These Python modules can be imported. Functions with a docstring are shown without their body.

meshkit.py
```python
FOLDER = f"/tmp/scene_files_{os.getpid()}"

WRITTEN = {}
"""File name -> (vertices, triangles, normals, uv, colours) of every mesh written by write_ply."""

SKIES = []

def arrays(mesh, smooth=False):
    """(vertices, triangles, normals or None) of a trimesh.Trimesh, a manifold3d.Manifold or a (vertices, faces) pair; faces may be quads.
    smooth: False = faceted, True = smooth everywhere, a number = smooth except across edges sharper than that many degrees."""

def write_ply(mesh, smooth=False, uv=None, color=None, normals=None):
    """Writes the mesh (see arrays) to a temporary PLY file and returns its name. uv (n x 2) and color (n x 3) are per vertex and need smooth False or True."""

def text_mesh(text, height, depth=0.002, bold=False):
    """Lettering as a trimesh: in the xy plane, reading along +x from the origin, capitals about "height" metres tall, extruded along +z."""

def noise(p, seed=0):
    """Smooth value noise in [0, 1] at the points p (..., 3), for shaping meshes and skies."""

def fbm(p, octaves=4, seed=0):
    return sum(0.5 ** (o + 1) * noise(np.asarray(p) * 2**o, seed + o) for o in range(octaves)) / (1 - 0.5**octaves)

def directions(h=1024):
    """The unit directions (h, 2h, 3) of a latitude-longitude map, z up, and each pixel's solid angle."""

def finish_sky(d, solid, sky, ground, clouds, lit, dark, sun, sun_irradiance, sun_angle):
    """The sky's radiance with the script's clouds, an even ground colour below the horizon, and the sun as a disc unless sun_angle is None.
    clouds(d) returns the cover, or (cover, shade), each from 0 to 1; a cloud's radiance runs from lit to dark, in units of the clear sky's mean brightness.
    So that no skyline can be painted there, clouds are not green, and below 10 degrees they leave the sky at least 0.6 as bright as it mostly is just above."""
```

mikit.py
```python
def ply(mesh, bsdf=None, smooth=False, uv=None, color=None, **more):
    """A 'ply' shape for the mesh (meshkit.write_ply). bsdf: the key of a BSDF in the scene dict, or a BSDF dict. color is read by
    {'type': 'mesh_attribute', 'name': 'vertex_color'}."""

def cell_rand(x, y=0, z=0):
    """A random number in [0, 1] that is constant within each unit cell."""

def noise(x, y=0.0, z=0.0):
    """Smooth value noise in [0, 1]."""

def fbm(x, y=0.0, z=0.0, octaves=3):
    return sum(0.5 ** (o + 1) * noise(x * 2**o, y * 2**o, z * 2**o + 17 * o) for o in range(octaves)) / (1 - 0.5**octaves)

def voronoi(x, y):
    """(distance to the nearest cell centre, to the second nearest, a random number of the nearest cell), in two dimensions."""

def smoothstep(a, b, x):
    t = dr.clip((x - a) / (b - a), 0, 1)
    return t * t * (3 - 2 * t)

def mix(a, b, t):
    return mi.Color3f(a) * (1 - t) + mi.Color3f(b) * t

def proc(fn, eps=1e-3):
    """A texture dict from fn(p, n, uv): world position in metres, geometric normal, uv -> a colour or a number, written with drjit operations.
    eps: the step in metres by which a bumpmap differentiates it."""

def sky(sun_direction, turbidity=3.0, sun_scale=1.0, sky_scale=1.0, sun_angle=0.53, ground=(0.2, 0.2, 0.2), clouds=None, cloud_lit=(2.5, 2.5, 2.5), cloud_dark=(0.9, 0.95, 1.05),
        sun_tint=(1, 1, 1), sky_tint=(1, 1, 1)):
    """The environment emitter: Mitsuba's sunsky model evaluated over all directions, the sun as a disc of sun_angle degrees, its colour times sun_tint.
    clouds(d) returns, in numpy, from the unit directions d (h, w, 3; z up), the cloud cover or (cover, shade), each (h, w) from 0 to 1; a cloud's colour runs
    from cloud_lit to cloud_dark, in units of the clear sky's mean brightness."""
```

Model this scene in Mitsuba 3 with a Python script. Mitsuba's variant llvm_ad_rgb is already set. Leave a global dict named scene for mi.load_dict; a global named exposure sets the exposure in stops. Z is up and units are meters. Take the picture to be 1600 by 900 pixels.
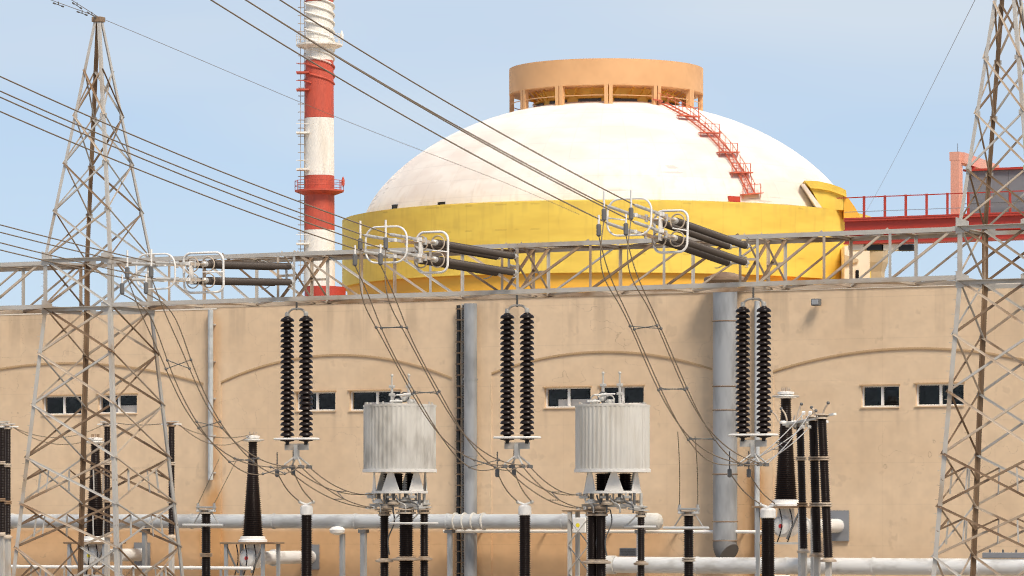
import math, random
import numpy as np, trimesh
import mitsuba as mi
import drjit as dr
import mikit, meshkit
from shapely.geometry import Polygon, box as sbox
from shapely.ops import unary_union

random.seed(7)
rng = np.random.default_rng(7)
scene = {'type': 'scene'}
labels = {}

# ------------------------------------------------------------------ camera, sky, exposure
H = 6.5                      # camera height
F = 6000.0                   # focal length in pixels of a 1600 wide picture
YH = 808.0                   # row of the horizon
TH = math.radians(26.3)      # the hall and the gantry run at this angle to the picture
scene['camera'] = {
    'type': 'perspective', 'fov': math.degrees(2 * math.atan(800 / F)), 'fov_axis': 'x',
    'near_clip': 1.0, 'far_clip': 6000.0, 'principal_point_offset_y': -(YH - 450) / 900,
    'to_world': mi.ScalarTransform4f().look_at([0, 0, H], [0, 100, H], [0, 0, 1]),
}
SUN_AZ, SUN_EL = math.radians(27), math.radians(51)   # azimuth from straight behind the camera towards the right


def cloud(d):
    p = d * np.array([3.0, 3.0, 14.0])
    n = meshkit.fbm(p + 3.1, 5, 3)
    m = meshkit.fbm(d * np.array([9.0, 9.0, 40.0]), 4, 11)
    c = np.clip((n * 0.75 + m * 0.25 - 0.40) * 2.2, 0, 1)
    return 0.24 + 0.22 * np.exp(-np.maximum(d[..., 2], 0) / 0.09) + c * 0.66, np.full(c.shape, 0.15)


scene['sky'] = mikit.sky([math.sin(SUN_AZ) * math.cos(SUN_EL), -math.cos(SUN_AZ) * math.cos(SUN_EL), math.sin(SUN_EL)],
                         turbidity=3, sun_scale=0.92, sun_angle=20.0, sun_tint=(0.96, 1.0, 1.09), sky_tint=(0.95, 1.02, 1.08), ground=(0.33, 0.29, 0.24), clouds=cloud,
                         cloud_lit=(2.5, 2.6, 2.64), cloud_dark=(1.65, 1.82, 2.0))
exposure = 1.72

# ------------------------------------------------------------------ frames and helpers
c_, s_ = math.cos(TH), math.sin(TH)
U = np.array([c_, -s_, 0.0])      # along the hall, to the right
V = np.array([s_, c_, 0.0])       # away from the camera, square to the hall
Z = np.array([0.0, 0.0, 1.0])
CAM = np.array([0, 0, H])


def hit(px, py, D):
    """Point seen at a pixel of the 1600x900 picture on the upright plane parallel to the hall that crosses the view axis at D metres."""
    a, b = (px - 800) / F, (YH - py) / F
    t = D * c_ / (a * s_ + c_)
    return np.array([t * a, t, H + t * b])


def at(px, py, Y):
    return np.array([(px - 800) / F * Y, Y, H + (YH - py) / F * Y])


def sz(px, py, D):
    """(along, height) on that plane."""
    p = hit(px, py, D) - np.array([0, D, 0])
    return p @ U, p[2]


def fr(D, s, z, o=0.0):
    """Point from (along, height, towards the camera) of the plane at D."""
    return np.array([0, D, 0]) + s * U + z * Z - o * V


def along(P, px, py):
    """Point seen at a pixel on the upright plane through P square to the hall."""
    a, b = (px - 800) / F, (YH - py) / F
    # P + L*V has X/Y = a
    L = (a * P[1] - P[0]) / (V[0] - a * V[1])
    Y = P[1] + L * V[1]
    return np.array([a * Y, Y, H + b * Y])


def numbered(k):
    if k not in labels and k not in scene:
        return k
    i = 1
    while f'{k}_{i:03d}' in labels or f'{k}_{i:03d}' in scene:
        i += 1
    return f'{k}_{i:03d}'


def thing(name, label, cat, group=None):
    k = numbered(name)
    labels[k] = {'label': label, 'category': cat}
    if group:
        labels[k]['group'] = group
    return k


def part(parent, name, mesh, bsdf, smooth=False, label=None, stuff=False, **kw):
    base = parent + '__' + name
    k, i = base, 1
    while k in scene:
        k = f'{base}_{i:03d}'
        i += 1
    scene[k] = mikit.ply(mesh, bsdf, smooth=smooth, **kw) if not isinstance(mesh, dict) else mesh
    if label or stuff:
        labels[k] = {}
        if label:
            labels[k]['label'] = label
        if stuff:
            labels[k]['kind'] = 'stuff'
    return k


def single(name, mesh, bsdf, label, cat, group=None, smooth=False):
    k = thing(name, label, cat, group)
    scene[k] = mikit.ply(mesh, bsdf, smooth=smooth)
    return k


def structure(name, mesh, bsdf, smooth=False):
    scene[name] = mikit.ply(mesh, bsdf, smooth=smooth)
    labels[name] = {'kind': 'structure'}


def cat(ms):
    return trimesh.util.concatenate(ms)


def norm(v):
    v = np.asarray(v, float)
    return v / (np.linalg.norm(v) + 1e-12)


def prism(p, q, poly, e1, e2):
    """Extrude a closed polygon (n x 2 in e1, e2) from p to q."""
    p, q = np.asarray(p, float), np.asarray(q, float)
    n = len(poly)
    ring = np.array([a * e1 + b * e2 for a, b in poly])
    v = np.vstack([ring + p, ring + q])
    f = []
    for i in range(n):
        j = (i + 1) % n
        f += [[i, j, n + j], [i, n + j, n + i]]
    tri = trimesh.creation.triangulate_polygon(Polygon(poly), engine='earcut')
    vv, ff = tri
    # map triangulation vertices back on the ring order
    idx = [int(np.argmin(((np.array(poly) - x) ** 2).sum(1))) for x in vv]
    for a, b, c in ff:
        f.append([idx[a], idx[c], idx[b]])
        f.append([n + idx[a], n + idx[b], n + idx[c]])
    m = trimesh.Trimesh(v, f, process=False)
    m.fix_normals()
    return m


def angle(p, q, a, t, e1, e2):
    """An L-section steel angle whose heel runs from p to q, its flanges along e1 and e2."""
    d = norm(np.asarray(q) - p)
    e1 = norm(e1 - (np.dot(e1, d)) * d)
    e2 = norm(e2 - np.dot(e2, d) * d - np.dot(e2, e1) * e1)
    return prism(p, q, [(0, 0), (a, 0), (a, t), (t, t), (t, a), (0, a)], e1, e2)


def bar(p, q, w, h, up=Z):
    d = norm(np.asarray(q) - p)
    if abs(np.dot(d, up)) > 0.95:
        up = V
    e1 = norm(np.cross(d, up))
    e2 = np.cross(e1, d)
    return prism(p, q, [(-w / 2, -h / 2), (w / 2, -h / 2), (w / 2, h / 2), (-w / 2, h / 2)], e1, e2)


def tube(points, r, sides=8, closed=False):
    p = np.asarray(points, float)
    n = len(p)
    t = (np.roll(p, -1, 0) - np.roll(p, 1, 0)) if closed else np.gradient(p, axis=0)
    t /= np.linalg.norm(t, axis=1, keepdims=True) + 1e-12
    a = np.cross(t[0], [0, 0, 1.0])
    if np.linalg.norm(a) < 0.15:
        a = np.cross(t[0], [1.0, 0, 0])
    A = []
    a = norm(a)
    for i in range(n):
        a = norm(a - np.dot(a, t[i]) * t[i])
        A.append(a)
    A = np.array(A)
    B = np.cross(t, A)
    ang = np.arange(sides) * 2 * np.pi / sides
    rr = np.broadcast_to(r, (n,))[:, None, None]
    v = (p[:, None] + rr * (np.cos(ang)[None, :, None] * A[:, None] + np.sin(ang)[None, :, None] * B[:, None])).reshape(-1, 3)
    f = []
    for i in range(n if closed else n - 1):
        k = (i + 1) % n
        for j in range(sides):
            l = (j + 1) % sides
            f += [[i * sides + j, i * sides + l, k * sides + l], [i * sides + j, k * sides + l, k * sides + j]]
    if not closed:
        v = np.vstack([v, p[0], p[-1]])
        o = n * sides
        for j in range(sides):
            l = (j + 1) % sides
            f += [[o, l, j], [o + 1, (n - 1) * sides + j, (n - 1) * sides + l]]
    return trimesh.Trimesh(v, f, process=False)


def rod(p, q, r, sides=10):
    return tube([p, q], r, sides)


def lathe(profile, n=24, start=None, end=None):
    """Revolve (radius, height) about z, or about the axis from start to end (heights then in metres from start)."""
    pr = np.array(profile, float)
    m = len(pr)
    ang = np.arange(n) * 2 * np.pi / n
    v = np.stack([pr[:, None, 0] * np.cos(ang), pr[:, None, 0] * np.sin(ang), np.repeat(pr[:, 1:2], n, 1)], -1).reshape(-1, 3)
    f = []
    for i in range(m - 1):
        for j in range(n):
            k = (j + 1) % n
            f += [[i * n + j, i * n + k, (i + 1) * n + k], [i * n + j, (i + 1) * n + k, (i + 1) * n + j]]
    v = np.vstack([v, [0, 0, pr[0, 1]], [0, 0, pr[-1, 1]]])
    o = m * n
    for j in range(n):
        k = (j + 1) % n
        f += [[o, k, j], [o + 1, (m - 1) * n + j, (m - 1) * n + k]]
    M = trimesh.Trimesh(v, f, process=False)
    if pr[-1, 1] < pr[0, 1]:
        M.invert()
    if start is not None:
        orient(M, start, end)
    return M


def orient(M, start, end):
    d = norm(np.asarray(end) - start)
    a = norm(np.cross(d, [0, 0, 1.0])) if abs(d[2]) < 0.98 else np.array([1.0, 0, 0])
    b = np.cross(d, a)
    T = np.eye(4)
    T[:3, 0], T[:3, 1], T[:3, 2], T[:3, 3] = a, b, d, start
    M.apply_transform(T)
    return M


def local(mesh, origin, x=U, y=V, z=Z):
    T = np.eye(4)
    T[:3, 0], T[:3, 1], T[:3, 2], T[:3, 3] = x, y, z, origin
    mesh.apply_transform(T)
    return mesh


def bx(x0, x1, y0, y1, z0, z1, ch=0.0):
    if ch:
        import manifold3d as m3
        pts = [(x, y, z) for x in (x0 + ch, x1 - ch) for y in (y0 + ch, y1 - ch) for z in (z0, z1)]
        pts += [(x, y, z) for x in (x0, x1) for y in (y0 + ch, y1 - ch) for z in (z0 + ch, z1 - ch)]
        pts += [(x, y, z) for x in (x0 + ch, x1 - ch) for y in (y0, y1) for z in (z0 + ch, z1 - ch)]
        return trimesh.Trimesh(*(lambda m: (m.vert_properties[:, :3], m.tri_verts))(m3.Manifold.hull_points(np.array(pts, float)).to_mesh()), process=False)
    m = trimesh.creation.box((x1 - x0, y1 - y0, z1 - z0))
    m.apply_translation(((x0 + x1) / 2, (y0 + y1) / 2, (z0 + z1) / 2))
    return m


def plate(poly, D, o0, o1):
    """A polygon in (along, height) of the plane at D, from o0 to o1 towards the camera."""
    ms = []
    for g in getattr(poly, 'geoms', [poly]):
        if g.is_empty:
            continue
        m = trimesh.creation.extrude_polygon(g, o1 - o0, engine='earcut')
        m.apply_translation((0, 0, o0))
        ms.append(m)
    m = cat(ms)
    T = np.eye(4)
    T[:3, 0], T[:3, 1], T[:3, 2], T[:3, 3] = U, Z, -V, [0, D, 0]
    m.apply_transform(T)
    return m


def spline(pts, n=24):
    from scipy.interpolate import PchipInterpolator, CubicSpline
    p = np.asarray(pts, float)
    t = np.r_[0, np.cumsum(np.linalg.norm(np.diff(p, axis=0), axis=1))]
    return CubicSpline(t, p, bc_type='natural')(np.linspace(0, t[-1], n))


def racetrack(center, ex, ey, w, h, r, tr, sides=8):
    """A rounded rectangular ring of tube."""
    pts = []
    for cx, cy, a0 in ((w / 2 - r, h / 2 - r, 0), (-w / 2 + r, h / 2 - r, 90), (-w / 2 + r, -h / 2 + r, 180), (w / 2 - r, -h / 2 + r, 270)):
        for k in range(7):
            a = math.radians(a0 + 15 * k)
            pts.append(center + (cx + r * math.cos(a)) * ex + (cy + r * math.sin(a)) * ey)
    return tube(pts, tr, sides, closed=True)


# ------------------------------------------------------------------ materials
def rgb(*c):
    return {'type': 'rgb', 'value': list(c)}


def mat(name, color, rough=0.6, metallic=0.0, spec=0.4, bump=None, bscale=0.01, **kw):
    b = {'type': 'principled', 'base_color': color if isinstance(color, dict) else rgb(*color), 'roughness': rough, 'metallic': metallic, 'specular': spec, **kw}
    if bump:
        b = {'type': 'bumpmap', 'arbitrary': bump, 'scale': bscale, 'bsdf': b}
    scene[name] = {'type': 'twosided', 'bsdf': b}


N, FB, SS, MIX = mikit.noise, mikit.fbm, mikit.smoothstep, mikit.mix
ux, uy = float(U[0]), float(U[1])


def along_u(p):
    return p.x * ux + (p.y) * uy


def steel_tex(base, rust, amount):
    def fn(p, n, uv):
        a = FB(p.x * 0.9, p.y * 0.9, p.z * 0.7, 3)
        b = FB(p.x * 4, p.y * 4, p.z * 3, 3)
        t = SS(0.62 - amount, 0.85 - amount * 0.5, a * 0.75 + b * 0.25)
        return MIX(base, rust, t) * (0.92 + 0.16 * b)
    return mikit.proc(fn)


mat('m_galvanised', steel_tex((0.42, 0.405, 0.375), (0.30, 0.23, 0.16), 0.12), 0.55, 0.0, 0.5)
mat('m_cream_steel', steel_tex((0.48, 0.405, 0.32), (0.24, 0.15, 0.085), 0.22), 0.6)
mat('m_brown_steel', steel_tex((0.24, 0.165, 0.105), (0.14, 0.085, 0.05), 0.25), 0.65)
mat('m_aluminium', (0.50, 0.49, 0.46), 0.45, 0.3)
mat('m_white_metal', (0.72, 0.71, 0.68), 0.4, 0.0)
mat('m_conductor', (0.22, 0.175, 0.13), 0.6, 0.2)
mat('m_porcelain', (0.014, 0.009, 0.008), 0.3, 0.0, 0.28)
mat('m_rod', (0.075, 0.06, 0.05), 0.5, 0.0, 0.3)
mat('m_black', (0.012, 0.012, 0.013), 0.5)
mat('m_dark_grey', (0.12, 0.12, 0.12), 0.6)


def _duct(p, n, uv):
    b = FB(p.x * 2, p.y * 2, p.z * 3, 4)
    return MIX((0.58, 0.59, 0.585), (0.42, 0.42, 0.40), SS(0.45, 0.8, b))


mat('m_duct', mikit.proc(_duct), 0.38, 0.0, 0.5)
mat('m_duct_grey', mikit.proc(lambda p, n, uv: MIX((0.43, 0.455, 0.47), (0.30, 0.31, 0.315), SS(0.42, 0.8, FB(p.x * 1.6, p.y * 1.6, p.z * 3, 4)))), 0.4, 0.0, 0.5)


def _bluegrey(p, n, uv):
    b = FB(p.x * 3, p.y * 3, p.z * 0.8, 4)
    return MIX((0.30, 0.315, 0.33), (0.20, 0.21, 0.22), SS(0.35, 0.8, b))


mat('m_bluegrey', mikit.proc(_bluegrey), 0.35, 0.1, 0.5)
mat('m_grey_sheet', (0.20, 0.21, 0.23), 0.55)


def _tank(p, n, uv):
    b = FB(p.x * 4, p.y * 4, p.z * 1.2, 4)
    c = FB(p.x * 1.5, p.y * 1.5, p.z * 1.5 + 9, 3)
    return MIX((0.56, 0.55, 0.51), (0.36, 0.345, 0.31), SS(0.40, 0.75, b * 0.6 + c * 0.4))


mat('m_tank', mikit.proc(_tank), 0.55, 0.0, 0.4)


def _tank2(p, n, uv):
    b = FB(p.x * 5 + 3, p.y * 5, p.z * 0.5, 4)
    run = SS(0.55, 0.8, FB(p.x * 7, p.y * 7, 4.0, 3)) * FB(p.x * 3, p.y * 3, p.z * 0.7, 2)
    return MIX((0.57, 0.56, 0.52), (0.44, 0.41, 0.35), dr.minimum(SS(0.5, 0.8, b) * 0.5 + run, 1.0))


mat('m_tank_clean', mikit.proc(_tank2), 0.5, 0.0, 0.4)

# the wall: painted render with stains that run from the roof and from the pipe outlets
WIN_CORNERS = [sz(x, y, 150) for x, y in ((67, 649), (124, 649), (154, 647), (464, 643), (522, 643), (548, 642), (622, 642), (852, 638), (919, 638), (1003, 633), (1347, 637), (1402, 637), (1433, 635), (1500, 635))]
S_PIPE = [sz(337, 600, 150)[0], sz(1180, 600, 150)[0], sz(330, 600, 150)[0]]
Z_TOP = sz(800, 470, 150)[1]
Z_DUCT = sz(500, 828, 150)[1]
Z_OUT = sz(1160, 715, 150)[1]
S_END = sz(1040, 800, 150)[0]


def _wall(p, n, uv):
    s = along_u(p) - 150 * uy
    z = p.z
    a = FB(s * 0.35, z * 0.45, 2.0, 4)
    b = FB(s * 3.5, z * 3.5, 7.0, 4)
    streak = FB(s * 2.2, z * 0.22, 3.0, 4)
    near_top = SS(Z_TOP - 2.2, Z_TOP - 0.1, z)
    col = MIX((0.64, 0.49, 0.335), (0.605, 0.455, 0.305), SS(0.35, 0.75, a))
    col = MIX(col, (0.42, 0.32, 0.22), SS(0.50, 0.80, streak) * (0.10 + 0.50 * near_top))
    spots = SS(0.70, 0.80, N(s * 1.9, z * 1.9, 5.0)) * SS(0.55, 0.75, b)
    col = MIX(col, (0.37, 0.28, 0.19), spots * 0.32)
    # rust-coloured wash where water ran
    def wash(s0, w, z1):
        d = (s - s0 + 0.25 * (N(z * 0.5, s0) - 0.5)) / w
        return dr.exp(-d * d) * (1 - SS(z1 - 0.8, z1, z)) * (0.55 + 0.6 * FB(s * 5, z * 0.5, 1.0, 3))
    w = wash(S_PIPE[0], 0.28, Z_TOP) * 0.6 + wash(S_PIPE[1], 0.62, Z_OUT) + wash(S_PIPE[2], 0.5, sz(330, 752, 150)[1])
    low_band = (1 - SS(Z_DUCT - 0.12, Z_DUCT + 0.1, z)) * (1 - SS(S_END - 0.8, S_END + 1.5, s)) * (0.62 + 0.3 * a)  # deeper orange tone below the duct, ending near its right end
    w = dr.minimum(w + low_band * 0.85, 1.0)
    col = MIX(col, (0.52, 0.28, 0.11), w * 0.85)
    # runs below the window sills
    sill = 0.0
    for ws, wz in WIN_CORNERS:
        d = (s - ws + 0.06 * (N(z * 1.5, ws) - 0.5)) / 0.09
        sill = sill + dr.exp(-d * d) * SS(wz - 1.5, wz, z) * dr.select(z < wz, 1.0, 0.0)
    col = MIX(col, (0.36, 0.27, 0.19), dr.minimum(sill * 0.30 * (0.4 + b), 0.6))
    # hairline cracks
    cr1 = dr.abs(FB(s * 0.55, z * 0.7, 21.0, 4) - 0.5)
    col = MIX(col, (0.30, 0.22, 0.15), (1 - SS(0.0, 0.0035, cr1)) * SS(0.55, 0.7, N(s * 0.3, z * 0.35, 8.0)) * 0.45)
    # faint lift joints
    j = dr.abs(z / 1.55 - dr.floor(z / 1.55) - 0.5) * 1.55
    col = col * (1 - 0.10 * (1 - SS(0.0, 0.025, j)) * N(s * 0.4, dr.floor(z / 1.55), 3.0))
    jv = dr.abs(s / 4.4 - dr.floor(s / 4.4) - 0.5) * 4.4
    col = col * (1 - 0.06 * (1 - SS(0.0, 0.02, jv)))
    return col * (0.93 + 0.14 * b)


def _wallb(p, n, uv):
    s = along_u(p)
    return 0.7 * FB(s * 2.2, p.z * 2.2, 1.0, 3) + 0.3 * N(s * 14, p.z * 14)


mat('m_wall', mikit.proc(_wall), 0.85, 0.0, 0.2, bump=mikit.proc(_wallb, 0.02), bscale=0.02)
mat('m_moulding', (0.44, 0.30, 0.17), 0.8, 0.0, 0.2)
mat('m_coping', (0.66, 0.60, 0.52), 0.8)

DOME_C = at(950, 347, 420)
DCX, DCY, DCZ = map(float, DOME_C)


def _dome(p, n, uv):
    x, y, z = p.x - DCX, p.y - DCY, p.z - DCZ
    phi = dr.atan2(y, x) * (24 / math.pi)
    r = dr.sqrt(x * x + y * y)
    m = dr.abs(phi - dr.floor(phi) - 0.5) * r * (math.pi / 24)
    k = dr.abs(z / 1.9 - dr.floor(z / 1.9) - 0.5) * 1.9
    line = dr.maximum(1 - SS(0.02, 0.10, m), 1 - SS(0.02, 0.09, k))
    b = FB(x * 0.25, y * 0.25, z * 0.5, 4)
    c = FB(x * 1.5, y * 1.5, z * 0.35, 4)
    col = MIX((0.74, 0.69, 0.625), (0.66, 0.595, 0.53), SS(0.35, 0.75, b))
    col = MIX(col, (0.62, 0.54, 0.46), SS(0.5, 0.8, c) * (1 - SS(1.0, 7.0, z)) * 0.55)
    streaks = SS(0.72, 0.80, N(x * 0.5, y * 0.5, z * 4.0)) * SS(0.55, 0.7, N(x * 0.16, y * 0.16, z * 0.25)) * (1 - SS(3.5, 5.5, z))
    col = MIX(col, (0.36, 0.32, 0.29), streaks * 0.55)
    return col * (1 - 0.055 * line)


mat('m_dome', mikit.proc(_dome), 0.6, 0.0, 0.3)


def _yellow(p, n, uv):
    b = FB(p.x * 0.3, p.y * 0.3, p.z * 0.9, 4)
    c = FB(p.x * 2, p.y * 2, p.z * 0.3, 4)
    col = MIX((0.78, 0.565, 0.10), (0.70, 0.485, 0.08), SS(0.3, 0.8, b))
    k = dr.abs((p.z - DCZ + 1.55) / 2.6 - dr.floor((p.z - DCZ + 1.55) / 2.6) - 0.5) * 2.6
    spot = SS(0.60, 0.72, N(p.x * 0.9, p.y * 0.9, 3.0)) * (1 - SS(0.05, 0.12, k))
    phi = dr.atan2(p.y - DCY, p.x - DCX) * (20 / math.pi)
    m = dr.abs(phi - dr.floor(phi) - 0.5) * 29 * (math.pi / 20)
    col = col * (1 - 0.06 * (1 - SS(0.02, 0.09, m)))
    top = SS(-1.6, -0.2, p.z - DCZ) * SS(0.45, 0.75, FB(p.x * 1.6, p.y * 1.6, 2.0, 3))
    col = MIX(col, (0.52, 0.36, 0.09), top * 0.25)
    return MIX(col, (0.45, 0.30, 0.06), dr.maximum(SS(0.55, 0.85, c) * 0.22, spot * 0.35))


mat('m_yellow', mikit.proc(_yellow), 0.6, 0.0, 0.3)
mat('m_orange_light', (0.85, 0.56, 0.12), 0.6)  # inner drum colour lifted to carry bounced light in the shadow under the ring
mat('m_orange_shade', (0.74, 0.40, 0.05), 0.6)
mat('m_peach', mikit.proc(lambda p, n, uv: MIX((0.68, 0.39, 0.185), (0.63, 0.355, 0.165), SS(0.35, 0.75, FB(p.x * 0.6, p.y * 0.6, p.z * 0.4, 4)))), 0.6)
mat('m_red', (0.42, 0.05, 0.032), 0.5)
mat('m_stair_red', (0.58, 0.14, 0.08), 0.55)


def _stackred(p, n, uv):
    return MIX((0.50, 0.085, 0.05), (0.40, 0.075, 0.05), SS(0.4, 0.75, FB(p.x * 2, p.y * 2, p.z * 0.25, 4)))


mat('m_stack_red', mikit.proc(_stackred), 0.55)
mat('m_stack_white', mikit.proc(lambda p, n, uv: MIX((0.76, 0.73, 0.67), (0.66, 0.61, 0.53), SS(0.45, 0.85, FB(p.x * 2, p.y * 2, p.z * 0.2, 4)))), 0.6)
mat('m_pink', (0.66, 0.33, 0.24), 0.6)
mat('m_cream', (0.74, 0.66, 0.52), 0.75)
mat('m_tan_concrete', (0.50, 0.40, 0.26), 0.8)
mat('m_blind', (0.55, 0.53, 0.50), 0.8)
mat('m_interior', (0.012, 0.012, 0.014), 0.95, 0.0, 0.1)
mat('m_red_mark', (0.6, 0.03, 0.04), 0.4)
mat('m_yellow_mark', (0.75, 0.65, 0.04), 0.4)
mat('m_roof', (0.35, 0.33, 0.30), 0.9)
scene['m_glass'] = {'type': 'thindielectric', 'int_ior': 1.28}
mat('m_ground', mikit.proc(lambda p, n, uv: MIX((0.36, 0.31, 0.25), (0.27, 0.23, 0.18), FB(p.x * 1.3, p.y * 1.3, 0.0, 4))), 0.95)

# ------------------------------------------------------------------ ground
g = trimesh.creation.box((5000, 5000, 0.5))
g.apply_translation((0, 1500, -0.25))
structure('ground', g, 'm_ground')

# ------------------------------------------------------------------ switchgear hall
WD = 150.0
hall = thing('hall', 'long tan rendered hall with blind arches and small windows behind the switchyard', 'building')
s_split, z_r = sz(340, 479, WD)
z_l = sz(338, 483.5, WD)[1]
SL, SR = -75.0, 70.0
outline = Polygon([(SL, -0.2), (SR, -0.2), (SR, z_r), (s_split, z_r), (s_split, z_l), (SL, z_l)])


def arch(x0, y0, xm, ym, x1, y1):
    a, b, c = sz(x0, y0, WD), sz(xm, ym, WD), sz(x1, y1, WD)
    zs = (a[1] + c[1]) / 2
    w, h = (c[0] - a[0]) / 2, b[1] - zs
    r = (w * w + h * h) / (2 * h)
    mid = (a[0] + c[0]) / 2
    t = np.linspace(-w, w, 33)
    zz = zs + h - r + np.sqrt(r * r - t * t)
    return np.c_[mid + t, zz]


arches = [arch(-120, 607, 95, 566, 318, 597), arch(345, 597, 528, 553, 706, 588), arch(768, 590, 942, 548, 1113, 567), arch(1208, 577, 1402, 543, 1640, 572)]
# two further bays outside the picture
step = arches[2][0, 0] - arches[1][0, 0]
arches += [arches[3] + [step * 1.02, 0], arches[0] - [step, 0]]
panels = [Polygon(list(map(tuple, a)) + [(a[-1, 0], -0.3), (a[0, 0], -0.3)]) for a in arches]
wins = [(65, 618, 126, 648), (152, 616, 213, 646), (462, 612, 523, 642), (545, 610, 625, 641.5), (850, 605, 922, 637), (936, 603, 1005, 628 + 4), (1345, 602, 1404, 636), (1430, 599, 1505, 634)]
wrect = []
for x0, y0, x1, y1 in wins:
    a, b = sz(x0, y1, WD), sz(x1, y0, WD)
    wrect.append((a[0], a[1], b[0], b[1]))
holes = unary_union([sbox(*r) for r in wrect])
RD = 0.04
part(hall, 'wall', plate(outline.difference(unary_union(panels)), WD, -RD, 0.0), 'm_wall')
for i, pnl in enumerate(panels):
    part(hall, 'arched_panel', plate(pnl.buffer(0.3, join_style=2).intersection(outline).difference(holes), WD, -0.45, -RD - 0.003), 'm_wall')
for a in arches:
    pts = [fr(WD, s, z, 0.0) for s, z in a]
    out = [tuple(x) for x in a] + [(x[0] * 1.0, x[1] - 0.075) for x in a[::-1]]
    part(hall, 'arch_moulding', plate(Polygon(out), WD, -RD, 0.022), 'm_moulding')
part(hall, 'coping', plate(sbox(s_split - 0.02, z_r, SR, z_r + 0.07), WD, -0.6, 0.05), 'm_coping')
part(hall, 'coping', plate(sbox(SL, z_l, s_split - 0.02, z_l + 0.06), WD, -0.6, 0.03), 'm_coping')
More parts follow.
